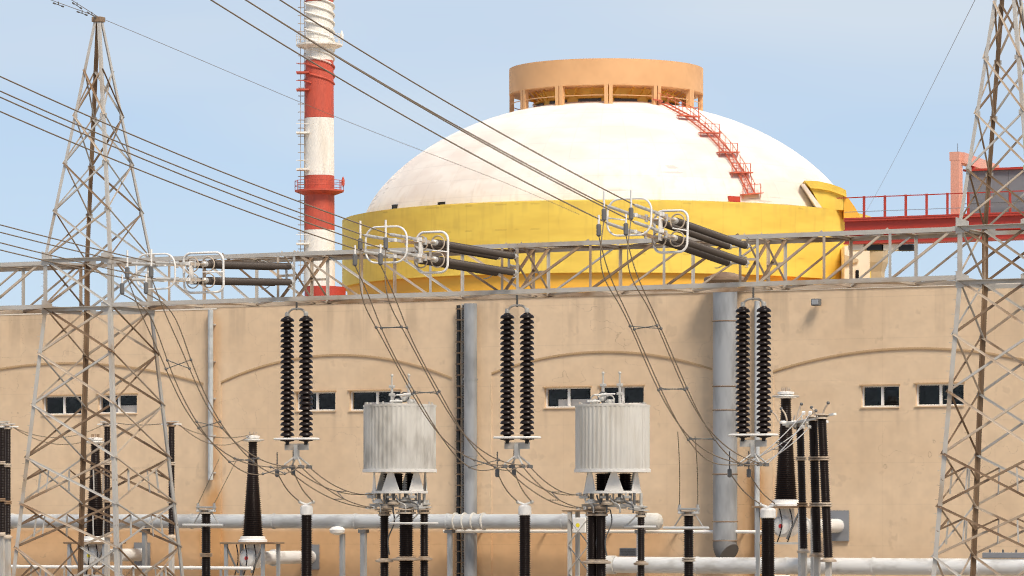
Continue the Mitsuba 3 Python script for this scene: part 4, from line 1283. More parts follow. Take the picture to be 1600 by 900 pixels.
# line traps
def line_trap(label, px, D, word, posts, topkit):
    t = thing('line_trap', label, 'line trap', 'drum-shaped line traps on posts')
    c = hit(px, 686, D)
    zt, zb = hit(px, 633, D)[2], hit(px, 738, D)[2]
    R = 57.5 * m_at(D)
    O = np.array([c[0], c[1], 0])
    n, ribs = 288, 48
    ang = np.arange(n) * 2 * np.pi / n
    rr = R * (1 - 0.014 * (0.5 + 0.5 * np.sign(np.sin(ribs * ang)) * np.abs(np.sin(ribs * ang)) ** 0.5))
    zs = [zb + 0.06, zt - 0.05]
    v = np.array([[rr[j] * math.cos(ang[j]), rr[j] * math.sin(ang[j]), z] for z in zs for j in range(n)]) + O
    f = []
    for j in range(n):
        k = (j + 1) % n
        f += [[j, k, n + k], [j, n + k, n + j]]
    part(t, 'drum', trimesh.Trimesh(v, f, process=False), 'm_tank' if word == 'l' else 'm_tank_clean', 50)
    for z0, z1, rr_ in ((zb, zb + 0.10, 1.03), (zt - 0.06, zt, 1.012)):
        part(t, 'rim', lathe([(R * 0.9, z0), (R * rr_, z0), (R * rr_, z1), (R * 0.9, z1)], 72).apply_translation(O), 'm_white_metal' if z0 == zb else 'm_tank', 30)
    part(t, 'lid', lathe([(R * 0.95, zt - 0.03), (R * 0.95, zt + 0.015), (0.3, zt + 0.05)], 48).apply_translation(O), 'm_tank', 30)
    part(t, 'floor', lathe([(R * 0.95, zb + 0.03), (R * 0.95, zb + 0.08)], 48).apply_translation(O), 'm_dark_grey', 30)
    for k in range(8):
        a = k * math.pi / 4 + 0.3
        part(t, 'lid_bolt', lathe([(0.03, 0), (0.03, 0.09)], 8).apply_translation(O + np.array([R * 0.93 * math.cos(a), R * 0.93 * math.sin(a), zt])), 'm_galvanised')
    # terminals on the lid
    for dx, hgt in topkit:
        p = O + U * dx + Z * zt
        part(t, 'terminal', cat([rod(p, p + Z * hgt * 0.6, 0.045, 8), rod(p + Z * hgt * 0.6, p + Z * hgt, 0.025, 8), trimesh.creation.icosphere(1, 0.05).apply_translation(p + Z * hgt)]), 'm_aluminium', 30)
        for q in (0.35, 0.62):
            part(t, 'terminal_clamp', local(bx(-0.09, 0.09, -0.06, 0.06, hgt * q - 0.04, hgt * q + 0.05, 0.012), p), 'm_aluminium')
    kx = 0.28 if word == 'l' else -0.25
    for q, (a, b) in enumerate(((kx - 0.25, 0.12), (kx, 0.2), (kx + 0.25, 0.1))):
        p = O + U * a + Z * (zt + b)
        part(t, 'arrester_unit', lathe(shed_profile(0.32, 0.05, 0.085, 0.06), 12, p - V * 0.3, p + V * 0.0), 'm_aluminium', True)
        part(t, 'shield_ring', tube([p - V * 0.2 + U * 0.15 * math.cos(x) + Z * (0.05 + 0.15 * math.sin(x)) for x in np.linspace(0, 2 * np.pi, 19)[:-1]], 0.022, 6, True), 'm_dark_grey' if q == 1 else 'm_aluminium', True)
        part(t, 'shield_bar', rod(p - U * 0.22 - V * 0.3 + Z * 0.12 * q, p + U * 0.22 - V * 0.3 + Z * 0.12 * q, 0.03, 6), 'm_white_metal')
    # tapered brackets and the ring plate they stand on
    zr = hit(px, 769, D)[2]
    for k in range(6):
        a = k * math.pi / 3 + (0.2 if word == 'l' else 0.55)
        e = np.array([math.cos(a), math.sin(a), 0])
        tg = np.array([-math.sin(a), math.cos(a), 0])
        poly = Polygon([(-0.30, zr + 0.04), (0.30, zr + 0.04), (0.09, zb - 0.003), (-0.09, zb - 0.003)])
        m = trimesh.creation.extrude_polygon(poly, 0.03, engine='earcut')
        local(m, O + e * (R * 0.70), tg, Z, e)
        part(t, 'bracket', m, 'm_white_metal')
    part(t, 'ring_plate', lathe([(R * 0.45, zr - 0.04), (R * 0.78, zr - 0.04), (R * 0.78, zr + 0.038), (R * 0.45, zr + 0.038)], 48).apply_translation(O), 'm_white_metal', 30)
    for dx, dy in ((-0.35, 0.0), (0.32, 0.25), (0.05, -0.3)):
        p = O + U * dx + V * dy
        part(t, 'inner_insulator', lathe(shed_profile(zb - zr - 0.05, 0.17, 0.23, 0.07), 16).apply_translation(p + Z * (zr + 0.02)), 'm_porcelain', True)
    for k, (a, b, dz) in enumerate(((-0.5, -0.5, -0.30), (0.1, -0.6, -0.34), (0.42, -0.4, -0.24), (0.75, -0.3, -0.38), (-0.15, -0.55, -0.46), (0.95, -0.45, -0.5))):
        p = O + U * a + V * b + Z * (zr + dz)
        part(t, 'terminal_disc', lathe([(0.05, -0.06), (0.19, -0.05), (0.2, 0.0), (0.12, 0.03), (0.12, 0.07), (0.05, 0.09)], 18).apply_translation(p), ('m_white_metal', 'm_cream_steel', 'm_aluminium')[k % 3], 30)
        part(t, 'stem', rod(p, np.array([p[0], p[1], zr - 0.03]), 0.045, 8), 'm_dark_grey', True)
    for k in range(4):
        a = -0.7 + 0.45 * k
        p = O + U * a - V * 0.62 + Z * (zr - 0.1)
        part(t, 'jumper_strap', tube(spline([p, p + U * 0.12 - Z * 0.22, p + U * 0.3 - Z * 0.3, p + U * 0.34 - Z * 0.55], 14), 0.028, 6), 'm_dark_grey' if k % 2 else 'm_aluminium', True)
    # clutter of clamps under the ring
    for k in range(7):
        a = -0.75 + 0.25 * k
        p = O + U * a * 0.95 - V * (0.55 - 0.1 * (k % 3)) + Z * (zr - 0.16 - 0.16 * (k % 3))
        part(t, 'clamp', local(bx(-0.15, 0.15, -0.07, 0.07, -0.04, 0.05, 0.015), p), ('m_aluminium', 'm_cream_steel', 'm_white_metal')[k % 3])
        part(t, 'stem', rod(p, np.array([p[0], p[1], zr - 0.02]), 0.03, 8), 'm_aluminium', True)
    part(t, 'spreader_bar', bar(O - U * 0.8 - V * 0.5 + Z * (zr - 0.42), O + U * 0.95 - V * 0.5 + Z * (zr - 0.42), 0.1, 0.1), 'm_galvanised')
    part(t, 'spreader_bar', bar(O - U * 0.8 + V * 0.45 + Z * (zr - 0.3), O + U * 0.8 + V * 0.45 + Z * (zr - 0.3), 0.1, 0.1), 'm_galvanised')
    t_ = t
    for a, b, y, rpx, lab in posts:
        p = O + U * a + V * b
        p = np.array([p[0], p[1], hit(px, y, D)[2]])
        post_insulator(lab, p, (1.35, 1.4), rpx * m_at(D))
        k_ = [q for q in labels if q.split('__')[0].startswith('post_insulator') and '__' not in q][-1]
        rw_ = rpx * m_at(D)
        if a > 0.3:
            part(k_, 'cross_arm', rod(p - U * 0.45 - V * 0.25 - Z * 0.36, p + U * 0.62 - V * 0.25 - Z * 0.36, 0.04, 8), 'm_white_metal', True)
            part(k_, 'arm_stay', rod(p - U * 0.1 - V * 0.1, p - U * 0.4 - V * 0.25 - Z * 0.34, 0.025, 6), 'm_aluminium', True)
            part(k_, 'terminal_disc', lathe([(0.05, 0), (0.24, 0.02), (0.24, 0.06), (0.08, 0.08), (0.2, 0.13), (0.2, 0.17), (0.05, 0.19)], 18).apply_translation(p + Z * 0.11), 'm_aluminium', 30)
        else:
            part(k_, 'side_bracket', bar(p - V * 0.05 - U * 0.3 + Z * 0.14, p - V * 0.05 + U * 0.3 + Z * 0.14, 0.09, 0.06), 'm_cream_steel')
            part(k_, 'drip_loop', tube(spline([p + U * 0.3 + Z * 0.14, p + U * 0.36 - Z * 0.25, p + U * 0.2 - V * 0.1 - Z * 0.75, p + U * (rw_ * 1.2) - Z * 1.3], 16), 0.022, 6), 'm_dark_grey', True)
        part(k_, 'platform', lathe([(rw_ * 1.5, 0), (rw_ * 1.9, 0.02), (rw_ * 1.9, 0.07), (rw_ * 1.5, 0.09)], 16).apply_translation(p - Z * 1.55), 'm_cream_steel', 30)
        t = t_
        part(t, 'hanger', rod(p + Z * 0.01, np.array([p[0], p[1], zr - 0.03]), 0.05, 8), 'm_aluminium', True)
    return t, O, zr


trap1, O1, zr1 = line_trap('weathered grey ribbed drum on brackets, the left of the two line traps', 624.5, 121.0, 'l',
    [(-0.5, -0.1, 803, 7.5, 'black post insulator under the left edge of the left drum'), (0.42, -0.35, 800, 12, 'thick black post insulator under the middle of the left drum'), (0.70, 0.35, 800, 7, 'thin black post insulator behind the thick one under the left drum')],
    [(-0.28, 0.95), (0.33, 0.95)])
trap2, O2, zr2 = line_trap('clean grey ribbed drum on brackets, the right of the two line traps', 957, 121.0, 'r',
    [(-0.52, -0.35, 803, 8.5, 'leftmost black post insulator under the right drum'), (-0.20, -0.4, 803, 8.0, 'second black post insulator from the left under the right drum'), (0.93, 0.1, 805, 6, 'slender lone black post insulator under the right edge of the right drum')],
    [(-0.32, 1.0), (0.25, 1.0)])

# capped surge arresters at the foot of the hanging strings
arr = {}
for px, y, w_, lab in ((479, 790, 9.5, 'brown capped surge arrester below the left hanging insulator'), (820, 790, 9.5, 'brown capped surge arrester below the middle hanging insulator'), (1200, 794, 11, 'brown capped surge arrester below the right hanging insulator')):
    p = hit(px, y, 117.5)
    arr[px] = p
    post_insulator(lab, p, (2.6,), w_ * m_at(117.5), name='surge_arrester', capped=True, catg='surge arrester', pitch=0.055)
    t = [k for k in labels if k.startswith('surge_arrester')][-1]
    t = [k for k in labels if k.split('__')[0].startswith('surge_arrester') and '__' not in k][-1]
    for sg in (-1, 1):
        part(t, 'terminal_arm', tube([p + Z * 0.03, p + U * 0.22 * sg + Z * 0.1], 0.035, 8), 'm_white_metal', True)
        part(t, 'terminal_pad', trimesh.creation.icosphere(1, 0.06).apply_translation(p + U * 0.24 * sg + Z * 0.11), 'm_aluminium', True)

# isolator posts with cross arms
iso = {}
for px, y, lab in ((322, 800, 'black isolator post with a pale cross arm beside the left tower foot'), (1076, 803, 'black isolator post with a pale cross arm left of the large duct')):
    D = 118.5
    p = hit(px, y, D)
    iso[px] = p
    post_insulator(lab, p, (1.25, 1.6), 8.0 * m_at(D), name='isolator_post')
    t = [k for k in labels if k.split('__')[0].startswith('isolator_post') and '__' not in k][-1]
    part(t, 'head', local(bx(-0.32, 0.32, -0.1, 0.1, 0.002, 0.07, 0.015), p), 'm_white_metal')
    part(t, 'head_plate', local(bx(-0.36, 0.36, -0.06, 0.06, 0.12, 0.18, 0.015), p), 'm_aluminium')
    for sg in (-1, 1):
        part(t, 'head_bolt', rod(p + U * 0.3 * sg + Z * 0.05, p + U * 0.3 * sg + Z * 0.28, 0.045, 8), 'm_aluminium', True)
        part(t, 'stay', rod(p + U * 0.2 * sg, p + U * 0.5 * sg - Z * 0.42, 0.02, 6), 'm_aluminium', True)
    part(t, 'cross_arm', rod(p - U * 0.75 - Z * 0.42 - V * 0.2, p + U * 0.75 - Z * 0.42 - V * 0.2, 0.045, 10), 'm_white_metal', True)

# droppers
def dropper(label, pts, r=0.018, m='m_conductor'):
    t = thing('dropper_wire', label, 'wire')
    scene[t] = mikit.ply(tube(spline(pts, 24), r, 6), m, smooth=True)
    return t


for sh, p, w in ((shL, arr[479], 'left'), (shM, arr[820], 'middle'), (shR, arr[1200], 'right')):
    for sg in (-1, 1):
        a = hit(*{('left', -1): (433, 738), ('left', 1): (458, 735), ('middle', -1): (777, 738), ('middle', 1): (803, 735), ('right', -1): (1140, 738), ('right', 1): (1170, 738)}[(w, sg)], 115.6)
        b = p + U * 0.24 * sg + Z * 0.12
        t = dropper(f'{"first" if sg < 0 else "second"} dark dropper curving onto the capped arrester below the {w} hanging insulator', [a, a * 0.5 + b * 0.5 - U * 0.03 - Z * 0.10, b])
        part(t, 'clamp', lathe([(0.03, 0), (0.065, 0.02), (0.065, 0.22), (0.03, 0.25)], 10, a + Z * 0.1, a - Z), 'm_dark_grey', 30)
        part(t, 'link', rod(a + Z * 0.05, a + Z * 0.62, 0.02, 6), 'm_dark_grey', True)
for sg, yb in ((-1, 675), (1, 682)):
    b = iso[1076] + U * 0.3 * sg + Z * 0.26
    a = hit(1059 if sg < 0 else 1086, yb, 116.2)
    dropper(f'{"left" if sg < 0 else "right"} thin vertical dropper from the right jumper to the isolator post by the duct', [a, a * 0.5 + b * 0.5 + U * 0.03, b], 0.013)
for sg in (-1, 1):
    b = iso[322] + U * 0.3 * sg + Z * 0.26
    a = hit(342 if sg < 0 else 370, 718, 117.5)
    dropper(f'{"left" if sg < 0 else "right"} thin slanting dropper from the left jumper to the isolator post by the tower', [a, a * 0.5 + b * 0.5, b], 0.010)


def bus(label, starts, goal, sag, spacer_q, m='m_conductor', r=0.016, spread=(0.28, 0.22)):
    t = thing('connection_bundle', label, 'wire', 'four-wire connections from the hanging strings')
    cs = []
    for st, (a, b) in zip(starts, ((-1, 1), (-1, -1), (1, 1), (1, -1))):
        g = goal + U * a * spread[0] * 0.4 + Z * b * spread[1]
        q = np.linspace(0, 1, 24)[:, None]
        pts = st * (1 - q) + g * q - Z * (sag * 4 * q * (1 - q))
        cs.append(pts)
        part(t, 'wire', tube(pts, r, 6), m, True)
        part(t, 'clamp', bar(g, g - norm(g - pts[-3]) * 0.22, 0.09, 0.09), 'm_white_metal')
    k = int(spacer_q * 23)
    for i, j in ((0, 2), (1, 3), (0, 3)):
        part(t, 'spacer', tube([cs[i][k], cs[j][k]], 0.014, 6), 'm_dark_grey', True)
    return t


bus('dark sagging connection from the left hanging insulator to the left drum', shL.ends, O1 - U * 0.75 - V * 0.4 + Z * (zr1 - 0.28), 0.28, 0.6)
bus('dark sagging connection from the middle hanging insulator to the right drum', shM.ends, O2 - U * 0.8 - V * 0.4 + Z * (zr2 - 0.28), 0.3, 0.6)

# three tall transformer posts at the right
tops = [(1250, 664, 1256, 862, 6.5), (1270.5, 655, 1277, 868, 7.5), (1284, 652, 1294.5, 876, 7.5)]
tp = []
for i, (x0, y0, x1, y1, rpx) in enumerate(tops):
    D = 128.0 - 0.6 * i
    a, b = hit(x0, y0, D), hit(x1, y1, D)
    d = norm(b - a)
    L = np.linalg.norm(b - a)
    f1, f2 = (720 - y0) / (y1 - y0), (792 - y0) / (y1 - y0)
    post_insulator(f'{("leftmost", "middle", "rightmost")[i]} of the three tall black posts right of the tapered bushing', a, (L * f1 - 0.2, L * (f2 - f1) - 0.14, L * (1 - f2) - 0.1), rpx * m_at(D), lean=d, name='tall_post', group=None)
    tp.append(a)
t = thing('busbar_head', 'pale cluster of clamps and horns on top of the three tall posts', 'connector')
part(t, 'bar', bar(tp[0] - U * 0.3 + Z * 0.05, tp[2] + U * 0.45 + Z * 0.10, 0.12, 0.07), 'm_white_metal')
part(t, 'bar', bar(tp[0] - U * 0.45 - V * 0.3 + Z * 0.0, tp[1] + U * 0.3 - V * 0.3 + Z * 0.02, 0.1, 0.06), 'm_aluminium')
for k, (a, h, lean) in enumerate(((-0.45, 0.75, -0.2), (-0.1, 1.0, 0.15), (0.25, 0.6, 0.3), (0.6, 0.8, -0.2), (0.75, 1.05, 0.22), (-0.75, 0.6, -0.25))):
    p = tp[0] + U * a + Z * 0.12
    q = p + Z * h * 0.55 + U * lean
    part(t, 'horn', tube(spline([p, p + Z * h * 0.3 + U * lean * 0.3, q], 8), 0.03, 8), 'm_cream_steel', True)
    part(t, 'horn_tip', trimesh.creation.icosphere(1, 0.055).apply_translation(q), 'm_dark_grey', True)
for k in range(6):
    p = tp[0] + U * (-0.35 + 0.24 * k) + Z * 0.02 - V * 0.12
    part(t, 'clamp', local(bx(-0.08, 0.08, -0.08, 0.08, -0.1, 0.1, 0.02), p), 'm_aluminium')
for k in range(6):
    a = tp[0] + U * (-0.55 + 0.27 * k) + Z * 0.05
    b = a + U * (0.5 - 0.15 * (k % 3)) - V * 0.3 + Z * (0.25 - 0.2 * (k % 2))
    part(t, 'strap', tube(spline([a, (a + b) / 2 - Z * 0.2, b], 12), 0.022, 6), ('m_aluminium', 'm_dark_grey', 'm_white_metal')[k % 3], True)
for k in range(5):
    p = tp[0] + U * (-0.5 + 0.36 * k) - V * 0.2 + Z * 0.08
    part(t, 'disc_clamp', lathe([(0.03, -0.05), (0.12, -0.03), (0.12, 0.03), (0.05, 0.06)], 14).apply_translation(p), 'm_white_metal', 30)
t = bus('pale connection rising from the right hanging insulator to the tall posts', shR.ends, tp[1] - U * 0.2 + Z * 0.0, 0.12, 0.5, 'm_aluminium', 0.016)

# gas-insulated bushings on duct ends
def bushing(label, px, ytop, ybot, D, r0, r1, plate_px, plate_y, plate_w, plate_h, dot, seed):
    t = thing('gas_bushing', label, 'bushing', 'tapered black gas bushings on duct ends')
    c = hit(px, ybot, D)
    zt, zb = hit(px, ytop, D)[2], hit(px, ybot, D)[2]
    O = np.array([c[0], c[1], 0])
    L = zt - zb
    R0, R1 = r0 * m_at(D), r1 * m_at(D)
    n = int(L / 0.075)
    pr = [(R1 * 0.8, 0)]
    for k in range(n):
        z = (k + 0.5) * L / n
        f = z / L
        R = R1 + (R0 - R1) * min(1, f * 1.15) ** 1.0
        pr += [(R * 0.86, z - 0.3 * L / n), (R, z - 0.05 * L / n), (R, z), (R * 0.86, z + 0.28 * L / n)]
    pr.append((R0 * 0.8, L))
    part(t, 'porcelain', lathe(pr, 28).apply_translation(O + Z * zb), 'm_porcelain', True)
    part(t, 'top_cap', lathe([(R0 * 0.9, 0), (R0 * 1.9, 0.03), (R0 * 1.9, 0.1), (R0 * 1.1, 0.14), (R0 * 1.5, 0.17), (R0 * 1.5, 0.24), (0.05, 0.27)], 20).apply_translation(O + Z * (zt - 0.02)), 'm_white_metal', 30)
    part(t, 'cap_ring', tube([O + Z * (zt + 0.06) + np.array([R0 * 2.3 * math.cos(a), R0 * 2.3 * math.sin(a), 0]) for a in np.linspace(0, 2 * np.pi, 25)[:-1]], 0.03, 6, True), 'm_aluminium', True)
    for k in range(5):
        a = k * 1.3 + seed
        p = O + Z * (zt + 0.22) + np.array([0.14 * math.cos(a), 0.14 * math.sin(a), 0])
        part(t, 'terminal', rod(p, p + Z * 0.16, 0.03, 8), 'm_cream_steel')
    part(t, 'base_flange', lathe([(R1 * 1.3, -0.22), (R1 * 1.3, -0.14), (R1 * 1.15, -0.12), (R1 * 1.1, 0.0), (R1 * 0.8, 0.02)], 28).apply_translation(O + Z * zb), 'm_white_metal', 30)
    zp = zb - 0.22
    part(t, 'platform', local(bx(-1.05, 1.0, -0.75, 0.75, zp - 0.08, zp - 0.003, 0.01), O), 'm_brown_steel')
    zd = hit(px, plate_y, D)[2]
    rd = 0.26
    # duct from under the bushing to the wall
    part(t, 'throat', lathe([(0.3, zd - 0.05), (0.34, zd + rd * 0.6), (0.30, zp - 0.09)], 24).apply_translation(O), 'm_white_metal', 30)
    part(t, 'housing', lathe([(0.04, -0.5), (0.3, -0.45), (0.40, -0.35), (0.40, 0.35), (0.32, 0.42)], 28, O + Z * zd, O + Z * zd + V), 'm_white_metal', 30)
    if dot:
        part(t, 'mark', lathe([(0.08, 0.0), (0.08, 0.02)], 16, O + Z * zd - V * 0.495, O + Z * zd - V * 2), dot)
    sw = sz(plate_px, plate_y, WD)[0]
    e = fr(WD, sw, zd, 0.06)
    st = O + Z * zd + V * 0.42
    e2 = np.array([0, WD, 0]) + ((st - np.array([0, WD, 0])) @ U) * U + Z * zd - V * 0.05
    part(t, 'duct', tube([st, e2], rd, 28), 'm_duct', 40)
    part(t, 'duct_flange', lathe([(rd + 0.07, 0), (rd + 0.07, 0.1)], 28, st + V * 1.2, st + V * 3), 'm_duct', 30)
    s3 = (e2 - np.array([0, WD, 0])) @ U
    zc = zd + (hit(plate_px, plate_y, WD)[2] - zd) * 0
    part(t, 'wall_plate', plate(sbox(s3 - plate_w / 2, zd - plate_h / 2, s3 + plate_w / 2, zd + plate_h / 2), WD, 0.004, 0.07), 'm_grey_sheet')
    # frame
    for a in (-0.85, 0.8):
        for b in (-0.6, 0.6):
            p = O + U * a + V * b
            part(t, 'leg', local(bx(-0.06, 0.06, -0.06, 0.06, 0.0, zp - 0.082), p), 'm_bluegrey')
    for a, b in ((-0.85, 0.0), (0.8, 0.0)):
        part(t, 'strut', bar(O + U * a - V * 0.6 + Z * (zp - 0.15), O + U * (a * 0.35) - V * 0.6 + Z * (zp - 1.2), 0.06, 0.06), 'm_dark_grey')
    part(t, 'frame_rail', bar(O - U * 0.85 - V * 0.6 + Z * (zp - 1.35), O + U * 0.8 - V * 0.6 + Z * (zp - 1.35), 0.08, 0.08), 'm_galvanised')
    for k in range(3):
        a = -0.45 + 0.4 * k
        part(t, 'hydraulic_line', tube(spline([O + U * a - V * 0.5 + Z * (zp - 0.1), O + U * (a + 0.15) - V * 0.62 + Z * (zp - 0.6), O + U * (a - 0.1) - V * 0.45 + Z * (zp - 1.3)], 12), 0.025, 6), 'm_black', True)
    part(t, 'cabinet', local(bx(-0.35, 0.3, -0.6, -0.3, zp - 3.4, zp - 2.5, 0.02), O), 'm_white_metal')
    return O, zt


B1, zB1 = bushing('tapered black bushing with a red dot on its housing, right of the left tower', 395, 690, 838, 144.8, 7.5, 18, 505, 872, 0.75, 1.0, 'm_red_mark', 0)
B2, zB2 = bushing('tapered black bushing behind the legs of the left tower', 149, 693, 838, 146.0, 8, 17.5, 225, 868, 0.75, 1.0, 'm_yellow_mark', 1)
B3, zB3 = bushing('largest tapered black bushing beside the three tall posts', 1228, 622, 781, 144.2, 8.5, 18.5, 1312, 822, 0.85, 1.15, 'm_red_mark', 2)

# slim black posts at the left
lp = []
for px, y, D, rpx, lab in ((4, 664, 136, 6.0, 'leftmost black post at the left edge of the picture'), (12.5, 668, 133, 5.0, 'second black post at the left edge, close beside the first'), (167.5, 664, 140, 5.5, 'slim black post behind the left tower, touching the tapered bushing'), (268, 664, 138, 5.5, 'slim black post behind the right leg of the left tower')):
    p = hit(px, y, D)
    k = D / F
    post_insulator(lab, p, (62 * k - 0.1, 62 * k - 0.14, 55 * k - 0.1), rpx * k, name='slim_post')
    t = [x for x in labels if x.split('__')[0].startswith('slim_post') and '__' not in x][-1]
    part(t, 'head', local(bx(-0.42, 0.42, -0.07, 0.07, 0.0, 0.05, 0.01), p), 'm_white_metal')
    part(t, 'head', local(bx(-0.3, 0.3, -0.05, 0.05, 0.1, 0.14, 0.01), p), 'm_aluminium')
    lp.append(p)
# bus wires linking their heads
for i, (a, b, sag, lab) in enumerate(((lp[0] - U * 9, lp[0] + Z * 0.1, 0.4, 'thin bus wire running off the left edge from the leftmost post'), (lp[0] + Z * 0.14, lp[2] + Z * 0.1, 0.6, 'thin sagging bus wire between the left edge posts and the post behind the tower'), (lp[1] + Z * 0.14, B2 + Z * (zB2 + 0.25), 0.5, 'thin sagging bus wire from the second edge post to the hidden bushing'), (lp[2] + Z * 0.14, lp[3] + Z * 0.1, 0.12, 'thin bus wire between the two slim posts behind the left tower'), (lp[3] + Z * 0.14, B1 + Z * (zB1 + 0.3), 0.35, 'thin sagging bus wire from the slim post to the bushing with red dot'), (lp[3] + Z * 0.05 + U * 0.3, B1 + Z * (zB1 + 0.2) - V * 0.3, 0.55, 'lower thin sagging bus wire from the slim post to the bushing with red dot'))):
    q = np.linspace(0, 1, 20)[:, None]
    pts = a * (1 - q) + b * q - Z * (4 * sag * q * (1 - q))
    single('bus_wire', tube(pts, 0.016, 5), 'm_conductor', lab, 'wire', smooth=True)

# ------------------------------------------------------------------ long ducts along the hall
def long_duct(label, x0, x1, yc, r, D, joints, caps, m):
    t = thing('gas_duct', label, 'duct')
    s0, z = sz(x0, yc, D)
    s1 = sz(x1, yc, D)[0]
    z = sz((max(x0, 0) + min(x1, 1600)) / 2, yc, D)[1]
    js = sorted([s0] + [sz(j, yc, D)[0] for j in joints] + [s1])
    for a, b in zip(js[:-1], js[1:]):
        part(t, 'duct_length', tube([fr(D, a + 0.01, z), fr(D, b - 0.01, z)], r, 28), m, 40)
    for a in js[1:-1]:
        part(t, 'flange', lathe([(r + 0.025, -0.04), (r + 0.025, 0.04)], 28, fr(D, a, z), fr(D, a + 1, z)), m, 30)
    for a, sg in caps(s0, s1):
        part(t, 'end_cap', lathe([(r, 0), (r * 1.14, 0.01), (r * 1.14, 0.5), (r * 0.95, 0.62), (0.1, 0.72)], 28, fr(D, a, z), fr(D, a + sg, z)), 'm_tank', 30)
    return t, z


DD = 148.6
tdu, zu = long_duct('long pale gas duct along the wall at the left and middle', 20, 1008, 814.5, 0.285, DD, [140, 300, 428, 556, 700, 752, 880], lambda a, b: [(b, 1), (a, -1)], 'm_duct_grey')
for x in (712, 726, 740, 756):
    s = sz(x, 814, DD)[0]
    part(tdu, 'collar', lathe([(0.285, -0.03), (0.345, -0.025), (0.345, 0.025), (0.285, 0.03)], 28, fr(DD, s, zu), fr(DD, s + 1, zu)), 'm_tank', 30)
tdl, zl = long_duct('long pale gas duct low on the wall at the right', 962, 1900, 884.5, 0.31, DD - 0.6, [1090, 1230, 1365, 1530, 1700], lambda a, b: [(a, -1)], 'm_duct')
s, z = sz(1564, 869, DD)
t = thing('cable_box', 'flat grey cable box on the low duct at the right edge', 'box')
part(t, 'body', local(bx(-0.75, 0.9, -0.15, 0.15, -0.06, 0.14, 0.02), fr(DD - 0.6, s, zl + 0.31 + 0.08)), 'm_grey_sheet')
for a in (-0.5, 0.0, 0.5):
    part(t, 'bolt', local(bx(a - 0.03, a + 0.03, -0.03, 0.03, 0.142, 0.25), fr(DD - 0.6, s, zl + 0.31 + 0.08)), 'm_dark_grey')
# supports under the upper duct
for px, w_, headed, lab in ((535, 0.17, True, 'grey support post with a mushroom cap under the long duct'), (568, 0.2, False, 'blue grey support post just right of the mushroom capped one'), (703, 0.16, False, 'blue grey support post left of the cable run'), (1000, 0.2, False, 'blue grey support post near the right end of the long duct'), (226, 0.16, False, 'dark grey support post under the duct inside the left tower')):
    s = sz(px, 850, DD)[0]
    t = thing('duct_support', lab, 'support post')
    top = zu - 0.33 if headed else zu - 0.30
    part(t, 'post', local(bx(-w_ / 2, w_ / 2, -w_ / 2, w_ / 2, 0.03, top - 0.16), fr(DD, s, 0)), 'm_bluegrey')
    if headed:
        part(t, 'head', lathe([(0.08, -0.2), (0.28, -0.1), (0.32, 0.02), (0.22, 0.12), (0.05, 0.16)], 24).apply_translation(fr(DD, s, top - 0.02, 0.42)), 'm_white_metal', 30)
    else:
        part(t, 'saddle', local(bx(-0.16, 0.16, -0.16, 0.16, top - 0.158, top - 0.02), fr(DD, s, 0)), 'm_dark_grey')
    part(t, 'base_plate', local(bx(-0.2, 0.2, -0.2, 0.2, 0.0, 0.028), fr(DD, s, 0)), 'm_galvanised')
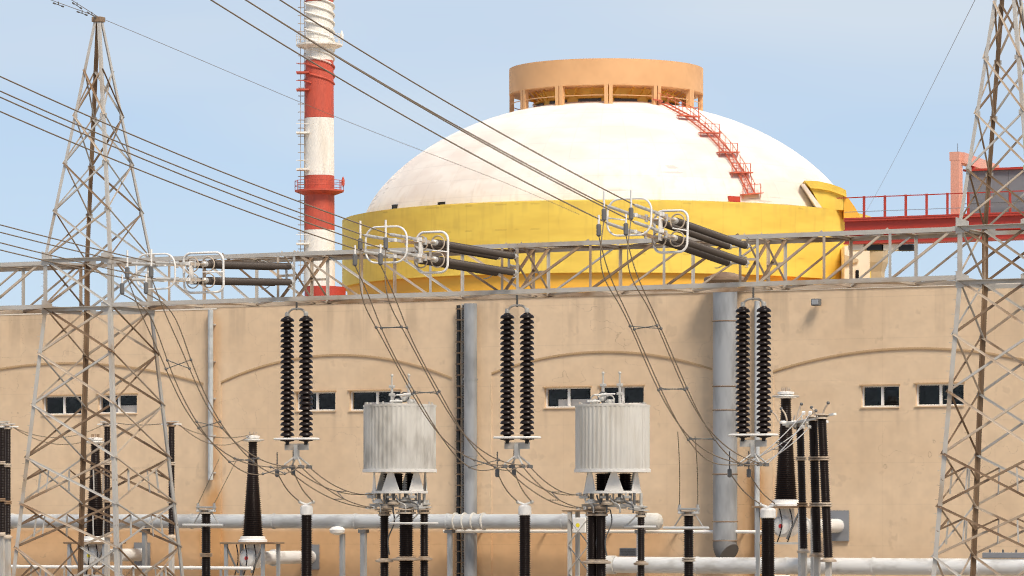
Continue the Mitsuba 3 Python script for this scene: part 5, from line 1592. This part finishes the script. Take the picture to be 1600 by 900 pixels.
# slender conduits
for x0, x1, y, D, lab in ((693, 1207, 830.5, 149.3, 'thin pale conduit running along under the long duct in the middle'), (-60, 392, 886.5, 143.0, 'thin pale conduit low behind the left tower')):
    s0, z = sz(x0, y, D)
    s1 = sz(x1, y, D)[0]
    z = sz((max(x0, 0) + x1) / 2, y, D)[1]
    t = thing('conduit', lab, 'conduit')
    n = 5
    for k in range(n):
        a, b = s0 + (s1 - s0) * k / n, s0 + (s1 - s0) * (k + 1) / n
        part(t, 'pipe_length', tube([fr(D, a + 0.006, z), fr(D, b - 0.006, z)], 0.065, 12), 'm_white_metal', 40)
        part(t, 'coupling', lathe([(0.075, -0.06), (0.075, 0.06)], 12, fr(D, b, z), fr(D, b + 1, z)), 'm_white_metal', 30)
        if D > 149:
            part(t, 'bracket', local(bx(-0.03, 0.03, 0.066, (WD - D) * c_ - 0.003, z - 0.03, z + 0.03), fr(D, (a + b) / 2, 0)), 'm_bluegrey')
        else:
            part(t, 'stand', local(bx(-0.04, 0.04, -0.04, 0.04, 0.0, z - 0.067), fr(D, (a + b) / 2, 0)), 'm_bluegrey')

# steel stand with control box left of the right drum's posts
t = thing('steel_stand', 'grey steel stand with a yellow mark left of the posts under the right drum', 'stand')
D = 128.0
s, z = sz(905, 797, D)
P = lambda a, zz, o=0.0: fr(D, s + a, zz, o)
part(t, 'top_plate', local(bx(-0.45, 0.6, -0.4, 0.4, -0.05, 0.0, 0.01), P(0, z)), 'm_brown_steel')
for a in (-0.2, 0.5):
    for b in (-0.3, 0.3):
        part(t, 'leg', local(bx(-0.06, 0.06, -0.06, 0.06, 0, z - 0.052), P(a, 0, b)), 'm_galvanised')
for k in range(3):
    z0 = z - 0.3 - 0.9 * k
    part(t, 'brace', bar(P(-0.2, z0, 0.37), P(0.5, z0 - 0.8, 0.37), 0.06, 0.02), 'm_dark_grey')
    part(t, 'brace', bar(P(0.5, z0, 0.40), P(-0.2, z0 - 0.8, 0.40), 0.06, 0.02), 'm_galvanised')
part(t, 'box', local(bx(-0.05, 0.42, -0.25, 0.2, z - 0.75, z - 0.25, 0.02), P(0, 0, 0.15)), 'm_white_metal')
part(t, 'mark', lathe([(0.07, 0), (0.07, 0.012)], 14, P(0.14, z - 0.5, 0.403), P(0.14, z - 0.5, 2)), 'm_yellow_mark')
# small dark vent in the wall behind it
s, z = sz(986, 862, WD)
t = thing('wall_vent', 'small dark grey vent box on the wall above the low duct', 'vent')
part(t, 'box', plate(sbox(s - 0.35, z - 0.16, s + 0.35, z + 0.14), WD, 0.004, 0.3), 'm_grey_sheet')
for k in range(4):
    part(t, 'louvre', plate(sbox(s - 0.3, z - 0.12 + k * 0.06, s + 0.3, z - 0.09 + k * 0.06), WD, 0.303, 0.33), 'm_dark_grey')
